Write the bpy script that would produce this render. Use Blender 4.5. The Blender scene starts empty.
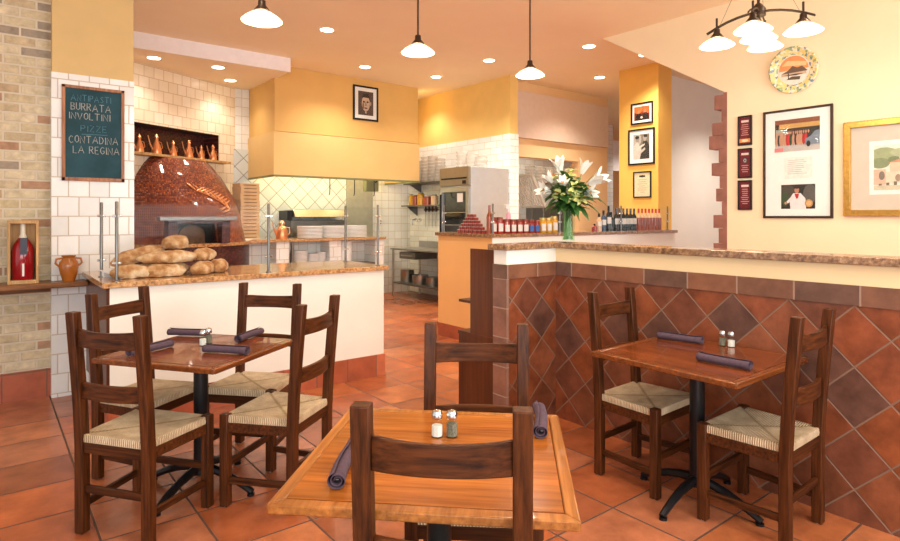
import bpy, bmesh, math, random
from mathutils import Vector, Matrix
random.seed(7)
R = math.radians
C = bpy.context.scene.collection
SC = bpy.context.scene

# ------------------------------------------------------------------ camera, world, daylight, exposure
cam_d = bpy.data.cameras.new('camera'); cam = bpy.data.objects.new('camera', cam_d); C.objects.link(cam)
cam.location = (0, 0, 1.5); cam.rotation_euler = (R(90), 0, R(-38.2))
cam_d.sensor_width = 36; cam_d.lens = 23.6; cam_d.shift_y = -0.0606; cam_d.clip_start = .05
SC.camera = cam
SC.view_settings.view_transform = 'Standard'; SC.view_settings.look = 'None'
SC.view_settings.exposure = 0.3; SC.view_settings.gamma = 1.0
w = bpy.data.worlds.new('world'); SC.world = w; w.use_nodes = True
w.node_tree.nodes['Background'].inputs[0].default_value = (.97, .985, .97, 1)
w.node_tree.nodes['Background'].inputs[1].default_value = 0.75

def area(name, loc, target, sx, sy, power, col, spread=180):
    l = bpy.data.lights.new(name, 'AREA'); l.shape = 'RECTANGLE'; l.size = sx; l.size_y = sy
    l.energy = power; l.color = col; l.spread = R(spread)
    o = bpy.data.objects.new(name, l); C.objects.link(o); o.location = loc
    o.rotation_euler = (Vector(target) - Vector(loc)).to_track_quat('-Z', 'Y').to_euler()
    return o
area('window_daylight', (-1.6, -2.2, 1.9), (3.0, 4.2, .9), 4.5, 2.6, 130, (.99, 1, .98))
area('window_daylight', (3.6, -2.6, 2.2), (4.6, 4.0, 1.2), 3.0, 2.2, 130, (1, 1, .98))
WARM = (1.0, .89, .74)

# ------------------------------------------------------------------ helpers
def lin(c):
    f = lambda v: v / 12.92 if v <= .04045 else ((v + .055) / 1.055) ** 2.4
    return (f(c[0] / 255), f(c[1] / 255), f(c[2] / 255), 1)

class MB:
    def __init__(s): s.v = []; s.f = []; s.m = []; s.mi = 0
    def add(s, vs, fs):
        b = len(s.v); s.v += [tuple(v) for v in vs]
        for f in fs: s.f.append([b + i for i in f]); s.m.append(s.mi)
        return s
    def box(s, x0, x1, y0, y1, z0, z1, M=None):
        vs = [Vector(p) for p in ((x0,y0,z0),(x1,y0,z0),(x1,y1,z0),(x0,y1,z0),(x0,y0,z1),(x1,y0,z1),(x1,y1,z1),(x0,y1,z1))]
        if M is not None: vs = [M @ v for v in vs]
        return s.add(vs, [(0,3,2,1),(4,5,6,7),(0,1,5,4),(1,2,6,5),(2,3,7,6),(3,0,4,7)])
    def prism(s, poly, z0, z1, axis='z'):
        n = len(poly)
        def P(a, b, z): return (a, b, z) if axis == 'z' else ((a, z, b) if axis == 'y' else (z, a, b))
        vs = [P(a, b, z0) for a, b in poly] + [P(a, b, z1) for a, b in poly]
        return s.add(vs, [tuple(range(n))[::-1], tuple(range(n, 2*n))] + [(i, (i+1) % n, n + (i+1) % n, n + i) for i in range(n)])
    def beam(s, p0, p1, wx, wy, up=(0, 0, 1)):
        p0 = Vector(p0); p1 = Vector(p1); d = (p1 - p0).normalized(); u = Vector(up)
        a = d.cross(u)
        if a.length < 1e-4: a = d.cross(Vector((1, 0, 0)))
        a.normalize(); b = a.cross(d).normalized()
        vs = []
        for p in (p0, p1):
            for i, j in ((-1,-1),(1,-1),(1,1),(-1,1)): vs.append(p + a*i*wx/2 + b*j*wy/2)
        return s.add(vs, [(0,3,2,1),(4,5,6,7),(0,1,5,4),(1,2,6,5),(2,3,7,6),(3,0,4,7)])
    def loft(s, rings, cap=True, closed=True):
        n = len(rings[0]); vs = [p for r in rings for p in r]; fs = []
        for k in range(len(rings) - 1):
            for i in range(n if closed else n - 1):
                j = (i + 1) % n
                fs.append((k*n+i, k*n+j, (k+1)*n+j, (k+1)*n+i))
        if cap: fs.append(tuple(range(n))[::-1]); fs.append(tuple(range((len(rings)-1)*n, len(rings)*n)))
        return s.add(vs, fs)
    def lathe(s, prof, c=(0, 0, 0), seg=24, cap=True, M=None, a0=0, a1=360):
        rings = []
        full = abs(a1 - a0) >= 359.9
        k = seg if full else seg + 1
        for r, z in prof:
            ring = []
            for i in range(k):
                a = R(a0 + (a1 - a0) * i / seg)
                p = Vector((c[0] + r * math.cos(a), c[1] + r * math.sin(a), c[2] + z))
                ring.append(M @ p if M is not None else p)
            rings.append(ring)
        return s.loft(rings, cap and full, full)
    def tube(s, pts, r, seg=8, cap=True):
        pts = [Vector(p) for p in pts]; rings = []
        rr = r if isinstance(r, (list, tuple)) else [r] * len(pts)
        n0 = None
        for i, p in enumerate(pts):
            d = (pts[min(i+1, len(pts)-1)] - pts[max(i-1, 0)]).normalized()
            if n0 is None:
                n0 = d.orthogonal().normalized()
            n0 = (n0 - d * n0.dot(d))
            if n0.length < 1e-5: n0 = d.orthogonal()
            n0.normalize(); b = d.cross(n0)
            rings.append([p + (n0 * math.cos(2*math.pi*k/seg) + b * math.sin(2*math.pi*k/seg)) * rr[i] for k in range(seg)])
        return s.loft(rings, cap)
    def ball(s, c, rx, ry, rz, seg=16, rings=10, M=None):
        prof = []
        for i in range(rings + 1):
            a = -math.pi/2 + math.pi * i / rings
            prof.append((max(math.cos(a), .002), math.sin(a)))
        S = Matrix.Translation(c) @ (M.to_4x4() if M is not None else Matrix.Identity(4)) @ Matrix.Diagonal((rx, ry, rz, 1))
        return s.lathe(prof, (0, 0, 0), seg, True, S)
    def flat(s, pts, y):      # flat shape in the picture plane (x right, z up)
        return s.add([(x, y, z) for x, z in pts], [tuple(range(len(pts)))])
    def build(s, name, mats, parent=None, bevel=0, loc=(0, 0, 0), rz=0, sharp=38):
        me = bpy.data.meshes.new(name); me.from_pydata(s.v, [], s.f)
        if not isinstance(mats, (list, tuple)): mats = [mats]
        for m in mats: me.materials.append(m)
        me.polygons.foreach_set('material_index', s.m)
        me.polygons.foreach_set('use_smooth', [True] * len(s.f))
        me.update()
        bm = bmesh.new(); bm.from_mesh(me); bmesh.ops.recalc_face_normals(bm, faces=bm.faces); bm.to_mesh(me); bm.free()
        me.set_sharp_from_angle(angle=R(sharp))
        o = bpy.data.objects.new(name, me); C.objects.link(o)
        o.location = loc; o.rotation_euler = (0, 0, rz)
        if parent: o.parent = parent
        if bevel:
            b = o.modifiers.new('bevel', 'BEVEL'); b.width = bevel; b.segments = 2; b.limit_method = 'ANGLE'; b.angle_limit = R(40)
            b.harden_normals = False
        return o

def tag(o, label, cat, group=None):
    o['label'] = label; o['category'] = cat
    if group: o['group'] = group
    return o
def thing(name, label, cat, loc=(0, 0, 0), rz=0, group=None):
    o = bpy.data.objects.new(name, None); C.objects.link(o); o.empty_display_size = .1
    o.location = loc; o.rotation_euler = (0, 0, rz)
    return tag(o, label, cat, group)
def struct(o): o['kind'] = 'structure'; return o
def dup(o, loc=None, rz=None, label=None, parent=None):
    c = o.copy(); C.objects.link(c)
    if parent: c.parent = parent
    if loc is not None: c.location = loc
    if rz is not None: c.rotation_euler = (0, 0, rz)
    if label: c['label'] = label
    for ch in list(o.children): dup(ch, parent=c)
    return c
ORD = ['first', 'second', 'third', 'fourth', 'fifth', 'sixth', 'seventh', 'eighth', 'ninth', 'tenth', 'eleventh', 'twelfth',
       'thirteenth', 'fourteenth', 'fifteenth', 'sixteenth', 'seventeenth', 'eighteenth']

# ------------------------------------------------------------------ materials
class NT:
    def __init__(s, name):
        s.mat = bpy.data.materials.new(name); s.mat.use_nodes = True; s.t = s.mat.node_tree
        s.b = s.t.nodes['Principled BSDF']; s.out = s.t.nodes['Material Output']
    def n(s, typ, **kw):
        x = s.t.nodes.new(typ)
        for k, v in kw.items(): setattr(x, k, v)
        return x
    def l(s, a, b): s.t.links.new(a, b)
    def put(s, sock, v):
        if isinstance(v, (int, float, tuple, list)): sock.default_value = v
        else: s.l(v, sock)
    def math(s, op, a, b=0.0, c=None):
        x = s.n('ShaderNodeMath', operation=op); s.put(x.inputs[0], a); s.put(x.inputs[1], b)
        if c is not None: s.put(x.inputs[2], c)
        return x.outputs[0]
    def mix(s, f, a, b, mode='MIX'):
        x = s.n('ShaderNodeMix', data_type='RGBA', blend_type=mode)
        s.put(x.inputs[0], f); s.put(x.inputs[6], a); s.put(x.inputs[7], b); return x.outputs[2]
    def obj(s, scale=(1, 1, 1), rot=(0, 0, 0), loc=(0, 0, 0)):
        tc = s.n('ShaderNodeTexCoord'); m = s.n('ShaderNodeMapping')
        m.inputs['Scale'].default_value = scale; m.inputs['Rotation'].default_value = rot; m.inputs['Location'].default_value = loc
        s.l(tc.outputs['Object'], m.inputs[0]); return m.outputs[0]
    def noise(s, vec, scale, detail=4, rough=.55):
        x = s.n('ShaderNodeTexNoise'); x.inputs['Scale'].default_value = scale; x.inputs['Detail'].default_value = detail
        x.inputs['Roughness'].default_value = rough
        if vec is not None: s.l(vec, x.inputs['Vector'])
        return x.outputs[0]
    def ramp(s, f, stops, interp='LINEAR'):
        x = s.n('ShaderNodeValToRGB'); x.color_ramp.interpolation = interp; e = x.color_ramp.elements
        while len(e) < len(stops): e.new(.5)
        for i, (p, c) in enumerate(stops): e[i].position = p; e[i].color = c
        s.put(x.inputs[0], f); return x.outputs[0]
    def bump(s, h, strength=.3, dist=.01):
        x = s.n('ShaderNodeBump'); x.inputs['Strength'].default_value = strength; x.inputs['Distance'].default_value = dist
        s.l(h, x.inputs['Height']); s.l(x.outputs[0], s.b.inputs['Normal'])
    def set(s, rough=.5, metal=0, spec=.5, coat=0):
        s.b.inputs['Roughness'].default_value = rough; s.b.inputs['Metallic'].default_value = metal
        s.b.inputs['Specular IOR Level'].default_value = spec; s.b.inputs['Coat Weight'].default_value = coat
        return s.mat

def plain(name, col, rough=.5, metal=0, var=.06, scale=12, bump=0, spec=.5, coat=0):
    t = NT(name); c = lin(col); v = t.noise(t.obj(), scale, 3)
    d = tuple(max(0, x * (1 - var * 2.2)) for x in c[:3]) + (1,); b = tuple(min(1, x * (1 + var * 1.6)) for x in c[:3]) + (1,)
    t.l(t.ramp(v, [(.25, d), (.75, b)]), t.b.inputs['Base Color'])
    if bump: t.bump(v, bump, .005)
    return t.set(rough, metal, spec, coat)

def wood(name, c1, c2, axis='z', rough=.4, sc=1.0, coat=.1):
    t = NT(name)
    st = {'x': (2.5, 45, 45), 'y': (45, 2.5, 45), 'z': (45, 45, 2.5)}[axis]
    big = {'x': (.8, 9, 9), 'y': (9, .8, 9), 'z': (9, 9, .8)}[axis]
    g = t.noise(t.obj(tuple(v * sc for v in st)), 1.6, 6, .6)
    w2 = t.noise(t.obj(tuple(v * sc for v in big)), 1.3, 3)
    a = t.ramp(g, [(.3, lin(c1)), (.7, lin(c2))])
    k = t.ramp(w2, [(.3, (.62, .62, .62, 1)), (.7, (1.15, 1.12, 1.08, 1))])
    t.l(t.mix(1.0, a, k, 'MULTIPLY'), t.b.inputs['Base Color']); t.bump(g, .12, .002)
    return t.set(rough, 0, .2, coat)

def tiles(name, ax, size, off, pal, grout, gw, bond=0.0, rot=0.0, rough=.35, bump=.5, mott=.3, mscale=7, spec=.5, coat=0):
    """rectangular tiles on the object-space plane of axes ax; each cell its own colour from pal"""
    t = NT(name); tc = t.n('ShaderNodeTexCoord'); sp = t.n('ShaderNodeSeparateXYZ'); t.l(tc.outputs['Object'], sp.inputs[0])
    A = {'x': sp.outputs[0], 'y': sp.outputs[1], 'z': sp.outputs[2]}
    u = t.math('SUBTRACT', A[ax[0]], off[0]); v = t.math('SUBTRACT', A[ax[1]], off[1])
    if rot:
        c, s_ = math.cos(R(rot)), math.sin(R(rot))
        u, v = t.math('ADD', t.math('MULTIPLY', u, c), t.math('MULTIPLY', v, s_)), t.math('SUBTRACT', t.math('MULTIPLY', v, c), t.math('MULTIPLY', u, s_))
    u = t.math('DIVIDE', u, size[0]); v = t.math('DIVIDE', v, size[1])
    fv = t.math('FLOOR', v)
    if bond: u = t.math('ADD', u, t.math('MULTIPLY', t.math('FLOORED_MODULO', fv, 2.0), bond))
    fu = t.math('FLOOR', u)
    ru = t.math('SUBTRACT', u, fu); rv = t.math('SUBTRACT', v, fv)
    eu = t.math('MULTIPLY', t.math('MINIMUM', ru, t.math('SUBTRACT', 1.0, ru)), size[0])
    ev = t.math('MULTIPLY', t.math('MINIMUM', rv, t.math('SUBTRACT', 1.0, rv)), size[1])
    e = t.math('MINIMUM', eu, ev)
    mr = t.n('ShaderNodeMapRange'); t.l(e, mr.inputs[0]); mr.inputs[1].default_value = gw * .5; mr.inputs[2].default_value = gw * .5 + .003
    mask = mr.outputs[0]
    cb = t.n('ShaderNodeCombineXYZ'); t.l(fu, cb.inputs[0]); t.l(fv, cb.inputs[1])
    wn = t.n('ShaderNodeTexWhiteNoise', noise_dimensions='3D'); t.l(cb.outputs[0], wn.inputs['Vector'])
    col = t.ramp(wn.outputs[0], [((i + .001) / len(pal), lin(c)) for i, c in enumerate(pal)], 'CONSTANT')
    if mott:
        off3 = t.n('ShaderNodeVectorMath', operation='MULTIPLY_ADD'); t.l(wn.outputs[1], off3.inputs[0]); off3.inputs[1].default_value = (9, 9, 9); t.l(tc.outputs['Object'], off3.inputs[2])
        nz = t.noise(off3.outputs[0], mscale, 5, .62)
        k = t.ramp(nz, [(.3, (1 - mott, 1 - mott * 1.05, 1 - mott * 1.1, 1)), (.52, (1, 1, 1, 1)), (.74, (1 + mott, 1 + mott * 1.0, 1 + mott * .95, 1))])
        col = t.mix(1.0, col, k, 'MULTIPLY')
    t.l(t.mix(mask, lin(grout), col), t.b.inputs['Base Color'])
    h = mask
    if mott: h = t.math('ADD', mask, t.math('MULTIPLY', nz, .35))
    t.bump(h, bump, .004)
    r = t.math('ADD', t.math('MULTIPLY', mask, rough - .8), .8); t.l(r, t.b.inputs['Roughness'])
    m = t.set(rough, 0, spec, coat); t.l(r, t.b.inputs['Roughness']); return m

def emis(name, col, strength):
    t = NT(name); t.b.inputs['Base Color'].default_value = lin(col); t.b.inputs['Emission Color'].default_value = lin(col)
    t.b.inputs['Emission Strength'].default_value = strength
    return t.set(.4)
def thin_glass(name, col=(235, 245, 245), alpha=.10, rough=.03):
    t = NT(name); tr = t.n('ShaderNodeBsdfTransparent'); gl = t.n('ShaderNodeBsdfGlossy'); gl.inputs['Roughness'].default_value = rough
    tr.inputs[0].default_value = lin(col); lw = t.n('ShaderNodeLayerWeight'); lw.inputs[0].default_value = .25
    m = t.n('ShaderNodeMixShader'); f = t.math('ADD', t.math('MULTIPLY', lw.outputs['Fresnel'], .015), alpha * .3)
    t.l(f, m.inputs[0]); t.l(tr.outputs[0], m.inputs[1]); t.l(gl.outputs[0], m.inputs[2]); t.l(m.outputs[0], t.out.inputs[0])
    return t.mat
def granite(name, cols):
    t = NT(name); o = t.obj(); a = t.noise(o, 38, 5, .7); b = t.noise(o, 9, 3)
    v = t.n('ShaderNodeTexVoronoi'); v.inputs['Scale'].default_value = 95; t.l(o, v.inputs['Vector'])
    c = t.ramp(a, [(.30, lin(cols[0])), (.43, lin(cols[1])), (.52, lin(cols[2])), (.62, lin(cols[3])), (.72, lin(cols[4]))])
    c = t.mix(t.math('MULTIPLY', b, .35), c, lin(cols[3])); sp = t.ramp(v.outputs[0], [(.12, (.35, .3, .26, 1)), (.3, (1, 1, 1, 1))])
    t.l(t.mix(.5, c, sp, 'MULTIPLY'), t.b.inputs['Base Color']); return t.set(.14, 0, .5, .3)

M = {}
M['ceiling'] = plain('ceiling_paint', (255, 236, 204), .7, var=.02, scale=1.2)
M['fascia'] = plain('fascia_paint', (250, 246, 250), .7, var=.02)
M['cream'] = plain('cream_plaster', (248, 230, 194), .75, var=.02, scale=2)
M['cream_band'] = plain('tan_cream_plaster', (242, 218, 172), .75, var=.02, scale=2)
M['white_wall'] = plain('white_plaster', (248, 247, 238), .7, var=.015, scale=2)
M['pale'] = plain('pale_plaster', (240, 238, 232), .75, var=.02, scale=2)
M['ochre'] = plain('ochre_paint', (214, 184, 126), .7, var=.03, scale=3)
M['hood'] = plain('hood_paint', (228, 184, 108), .6, var=.03, scale=2)
M['hoodlow'] = plain('hood_band_paint', (232, 194, 128), .6, var=.02, scale=2)
M['gold'] = plain('golden_yellow_paint', (246, 194, 96), .65, var=.03, scale=3)
M['kitchenyel'] = plain('kitchen_yellow_paint', (238, 202, 122), .65, var=.03, scale=3)
M['peach'] = plain('peach_paint', (247, 210, 160), .7, var=.02, scale=2)
M['apricot'] = plain('apricot_paint', (246, 192, 122), .7, var=.02, scale=2)
M['lilac'] = plain('pale_mauve_panel', (222, 200, 184), .6, var=.02)
TERRA = [(188, 110, 68), (176, 98, 60), (198, 122, 80), (160, 92, 60), (184, 114, 80), (192, 106, 62)]
M['floor'] = tiles('terracotta_floor_tile', 'xy', (.423, .4225), (.418, .175), TERRA, (96, 70, 58), .008, mott=.30, mscale=5, rough=.27, bump=.35)
SLATE = [(136, 74, 44), (142, 77, 45), (120, 70, 50), (104, 70, 58), (134, 72, 43), (140, 76, 48), (142, 82, 54), (124, 72, 48)]
M['diag_y'] = tiles('slate_diamond_tile', 'yz', (.2127, .2127), (2.25, 1.06), SLATE, (136, 106, 88), .005, rot=45, mott=.42, mscale=8, rough=.34, bump=.6)
M['diag_x'] = tiles('slate_diamond_tile', 'xz', (.2127, .2127), (3.35, 1.06), SLATE, (136, 106, 88), .005, rot=45, mott=.42, mscale=8, rough=.34, bump=.6)
BAND = [(124, 84, 64), (112, 80, 66), (134, 88, 64), (118, 86, 74)]
M['band_y'] = tiles('slate_band_tile', 'yz', (.30, .11), (.12, 1.055), BAND, (160, 130, 112), .006, mott=.3, rough=.4)
M['band_x'] = tiles('slate_band_tile', 'xz', (.30, .11), (2.85, 1.055), BAND, (160, 130, 112), .006, mott=.3, rough=.4)
M['jamb'] = tiles('slate_jamb_tile', 'yz', (.2, .205), (2.97, 1.06), [(130, 92, 78), (146, 100, 82), (120, 86, 76)], (165, 140, 122), .006, mott=.3, rough=.4)
M['base_x'] = tiles('terracotta_base_tile', 'xz', (.3, .25), (.1, -.03), [(186, 100, 70), (172, 92, 64), (196, 112, 80)], (120, 90, 76), .006, mott=.2)
M['quoin'] = plain('red_slate_tile', (152, 104, 90), .5, var=.12, scale=9)
WH = [(241, 244, 243), (237, 240, 239), (245, 247, 246), (233, 236, 235)]
M['white_tile'] = tiles('white_wall_tile', 'xz', (.15, .163), (.543, .03), WH, (196, 184, 168), .005, bond=.5, mott=.03, rough=.18, bump=.35)
M['white_tile_y'] = tiles('white_wall_tile', 'yz', (.15, .163), (.02, .03), WH, (196, 184, 168), .005, bond=.5, mott=.03, rough=.18, bump=.35)
M['oven_tile'] = tiles('cream_oven_wall_tile', 'xz', (.16, .155), (.0, .02), [(247, 236, 214), (243, 231, 208), (249, 240, 222)], (205, 182, 146), .006, bond=.5, mott=.03, rough=.2, bump=.35)
M['subway_y'] = tiles('long_white_tile', 'yz', (.30, .11), (.05, .0), WH, (205, 192, 174), .005, bond=.5, mott=.03, rough=.2)
M['subway_x'] = tiles('long_white_tile', 'xz', (.30, .11), (.05, .0), WH, (205, 192, 174), .005, bond=.5, mott=.03, rough=.2)
M['splash'] = tiles('diagonal_white_tile', 'xz', (.20, .20), (.1, .9), [(214, 222, 224), (208, 216, 218), (220, 228, 228)], (150, 152, 142), .009, rot=45, mott=.04, rough=.15, bump=.5)
M['sq_tile'] = tiles('square_white_tile', 'xz', (.15, .15), (.03, .0), WH, (200, 190, 170), .005, mott=.03, rough=.2)
BR = [(204, 188, 156), (196, 178, 146), (212, 198, 168), (188, 166, 134), (204, 190, 158), (178, 142, 114), (200, 184, 150), (158, 146, 130), (208, 194, 164)]
M['brick'] = tiles('whitewashed_brick', 'xz', (.22, .078), (.0, .0), BR, (212, 200, 178), .014, bond=.5, mott=.24, mscale=16, rough=.85, bump=1.0, spec=.2)
M['mosaic'] = tiles('copper_mosaic', 'xz', (.021, .021), (0, 0), [(150, 66, 36), (172, 84, 44), (128, 52, 34), (196, 108, 60), (110, 44, 32), (160, 72, 40)], (84, 40, 30), .003, mott=.2, rough=.14, bump=.7, coat=.4)
M['mosaic_dark'] = tiles('oxblood_mosaic', 'xz', (.021, .021), (0, 0), [(96, 34, 32), (112, 42, 36), (80, 28, 30), (122, 52, 42), (70, 26, 28)], (48, 22, 22), .003, mott=.2, rough=.16, bump=.6, coat=.4)
M['granite'] = granite('speckled_brown_granite', [(48, 32, 24), (104, 72, 50), (148, 110, 78), (176, 140, 104), (206, 178, 144)])
M['granite_o'] = granite('honey_granite', [(80, 54, 38), (150, 104, 66), (204, 152, 98), (216, 174, 122), (230, 204, 168)])
for a_ in 'xyz':
    M['chair_' + a_] = wood('dark_walnut_stain', (42, 20, 8), (106, 58, 27), a_, .42, 1.0, .04)
    M['shelf_' + a_] = wood('brown_shelf_wood', (104, 66, 40), (160, 112, 72), a_, .4)
M['top_y'] = wood('honey_table_wood', (144, 76, 24), (192, 116, 46), 'y', .22, .7, .4)
M['top_d'] = wood('red_brown_table_wood', (94, 44, 19), (144, 76, 36), 'y', .2, .7, .4)
M['trim_d'] = wood('dark_table_edge_wood', (100, 52, 24), (152, 86, 42), 'x', .25, .8, .4)
M['trim_wood'] = wood('table_edge_wood', (140, 82, 34), (198, 130, 66), 'x', .28, .8, .4)
M['pale_wood'] = wood('pale_pine', (190, 146, 92), (224, 186, 134), 'z', .5)
M['board_frame'] = wood('reddish_frame_wood', (150, 100, 72), (190, 140, 108), 'z', .5)
M['cab'] = wood('brown_laminate', (86, 46, 26), (104, 58, 34), 'z', .35, .5)
M['black'] = plain('black_painted_steel', (24, 24, 27), .35, .3)
M['dark'] = plain('dark_void', (22, 19, 17), .8)
M['steel'] = plain('brushed_steel', (186, 186, 184), .28, 1.0, var=.04, scale=30)
M['steel_d'] = plain('dull_steel', (128, 128, 126), .38, .9, var=.06, scale=20)
M['chrome'] = plain('chrome', (220, 220, 220), .1, 1.0, var=.01)
M['bronze'] = plain('bronze_metal', (74, 60, 50), .4, .8)
M['copper'] = plain('polished_copper', (236, 164, 116), .3, .85, var=.05)
M['gold_leaf'] = plain('gold_leaf', (206, 160, 80), .32, .8, var=.1, scale=40)
M['napkin'] = plain('purple_grey_cloth', (92, 76, 88), .9, var=.10, scale=60, bump=.2, spec=.1)
M['white'] = plain('white_ceramic', (240, 240, 240), .15, var=.01)
M['paper'] = plain('white_paper', (246, 245, 242), .8, var=.01)
M['salt'] = plain('salt_grains', (240, 240, 238), .9, var=.03, scale=200)
M['pepper'] = plain('pepper_grains', (128, 124, 110), .9, var=.4, scale=300)
M['glass'] = thin_glass('clear_glass', (253, 254, 254), .012)
M['glass_g'] = thin_glass('greenish_glass', (250, 254, 251), .05)
M['shade'] = emis('glowing_frosted_glass', (255, 232, 192), 3.2)
M['bulb'] = emis('glowing_bulb', (255, 240, 212), 14)
M['lens'] = emis('lit_downlight_lens', (255, 240, 215), 9)
M['clay'] = plain('amber_glazed_clay', (176, 104, 40), .18, var=.15, scale=6, coat=.4)
M['redwine'] = plain('deep_red_bottle', (150, 14, 26), .12, var=.08, coat=.5)
M['foil'] = plain('cream_foil', (228, 222, 204), .4)
M['label'] = plain('white_label_paper', (236, 234, 230), .7, var=.02)
M['label_d'] = plain('slate_label', (70, 76, 92), .7)
M['label_b'] = plain('blue_label', (54, 110, 190), .6)
M['red_sauce'] = plain('red_sauce', (158, 44, 36), .15, var=.15, scale=30, coat=.6)
M['yellow_sauce'] = plain('yellow_pickle', (222, 164, 28), .15, var=.15, scale=30, coat=.6)
M['orange_oil'] = plain('amber_liquid', (170, 74, 28), .12, var=.1, coat=.6)
M['dark_bottle'] = plain('dark_green_bottle', (28, 32, 28), .1, var=.1, coat=.6)
M['clear_top'] = plain('pale_bottle_glass', (226, 190, 150), .12, coat=.6)
M['red_cap'] = plain('red_cap', (200, 50, 40), .3)
M['blue_bottle'] = plain('blue_label_bottle', (60, 82, 110), .2, coat=.4)
M['tin_red'] = plain('red_tin', (168, 58, 48), .35, .1, var=.45, scale=70)
M['tin_lid'] = plain('tin_lid', (214, 196, 184), .35, .5)
M['lid_r'] = plain('dull_red_lid', (140, 66, 54), .4, .4)
M['lid_y'] = plain('gold_lid', (200, 176, 110), .35, .6)
M['card'] = plain('brown_cardboard', (224, 192, 150), .8, var=.05)
M['card_edge'] = plain('cardboard_seam', (120, 84, 56), .9)
M['crust'] = None
M['board'] = plain('teal_chalkboard', (50, 82, 92), .85, var=.16, scale=4, spec=.15)
M['chalk'] = plain('white_chalk', (176, 176, 172), .95, var=.1, scale=80)
M['chalk_b'] = plain('faded_blue_chalk', (86, 132, 148), .95, var=.1, scale=80)
M['green_box'] = plain('grey_green_enamel', (128, 132, 92), .5)
M['plastic'] = plain('translucent_plastic', (226, 220, 210), .3, var=.04); M['plastic'].node_tree.nodes['Principled BSDF'].inputs['Alpha'].default_value = .5
M['soap'] = plain('pink_soap', (226, 170, 190), .3)

t = NT('rush_cord'); sp = t.n('ShaderNodeSeparateXYZ'); tc = t.n('ShaderNodeTexCoord'); t.l(tc.outputs['Object'], sp.inputs[0])
mn = t.math('MINIMUM', t.math('ABSOLUTE', t.math('MULTIPLY', sp.outputs[0], .9)), t.math('ABSOLUTE', sp.outputs[1]))
nz = t.noise(t.obj((60, 60, 60)), 1, 3)
sn = t.math('SINE', t.math('ADD', t.math('MULTIPLY', mn, 620.0), t.math('MULTIPLY', nz, 3.0)))
nb = t.noise(t.obj(), 14, 4)
cc = t.mix(t.math('MULTIPLY_ADD', sn, .5, .5), lin((204, 170, 126)), lin((255, 241, 214)))
cc = t.mix(.75, cc, t.ramp(nb, [(.34, (.74, .66, .54, 1)), (.66, (1.1, 1.08, 1.02, 1))]), 'MULTIPLY')
sm = t.math('ABSOLUTE', t.math('SUBTRACT', t.math('ABSOLUTE', t.math('MULTIPLY', sp.outputs[0], .93)), t.math('ABSOLUTE', sp.outputs[1])))
cc = t.mix(1.0, cc, t.ramp(t.math('MULTIPLY', sm, 20.0), [(.0, (.62, .54, .42, 1)), (.35, (1, 1, 1, 1))]), 'MULTIPLY')
t.l(cc, t.b.inputs['Base Color']); t.bump(sn, .9, .004); M['rush'] = t.set(.75, 0, .25)

t = NT('crusty_bread'); o_ = t.obj(); a_ = t.noise(o_, 10, 5, .55); b_ = t.noise(o_, 60, 3)
cc = t.ramp(a_, [(.28, lin((128, 84, 48))), (.42, lin((178, 130, 84))), (.54, lin((208, 172, 130))), (.68, lin((232, 212, 182)))])
t.l(cc, t.b.inputs['Base Color']); t.bump(t.math('ADD', a_, t.math('MULTIPLY', b_, .4)), .8, .012); M['crust'] = t.set(.85, 0, .2)

# plate rim: blotchy yellow majolica with blue and green
t = NT('majolica_rim'); o_ = t.obj(); v = t.n('ShaderNodeTexVoronoi'); v.inputs['Scale'].default_value = 46; t.l(o_, v.inputs['Vector'])
sc_ = t.n('ShaderNodeSeparateColor'); t.l(v.outputs['Color'], sc_.inputs[0])
cc = t.ramp(sc_.outputs[0], [(0, lin((238, 220, 136))), (.34, lin((242, 236, 214))), (.55, lin((122, 154, 180))), (.68, lin((240, 226, 160))), (.86, lin((160, 184, 140)))], 'CONSTANT')
t.l(cc, t.b.inputs['Base Color']); M['majolica'] = t.set(.2, 0, .5, .3)

# ------------------------------------------------------------------ the setting
def S(name, mb, mats, **kw): return struct(mb.build(name, mats, **kw))
S('floor', MB().box(-4, 24, -4, 13, -.1, 0), M['floor'])
S('ceiling', MB().box(-4, 24, -3.2, 13, 3.8, 3.95), M['ceiling'])
# oven-side dropped soffit
mb = MB(); mb.prism([(-.5, 8.22), (3.49, 8.22), (3.49, 10.1), (-.5, 10.1)], 3.6, 3.8); S('trim_1', mb, M['ceiling'])
S('trim_2', MB().box(-.5, 3.495, 8.2, 8.22, 3.598, 3.8), M['fascia'])
# brick wall and pillar on the left
S('wall_left', MB().box(-4, .44, 5.95, 6.3, 0, 3.8), M['brick'])
S('baseboard_left', MB().box(-4, .43, 5.925, 5.95, 0, .23), M['base_x'])
S('wall_pillar', MB().box(.43, 1.03, 5.85, 6.45, 2.69, 3.8), M['ochre'])
S('trim_3', MB().box(.425, 1.035, 5.845, 6.455, 0, 2.69), M['white_tile'])
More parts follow.
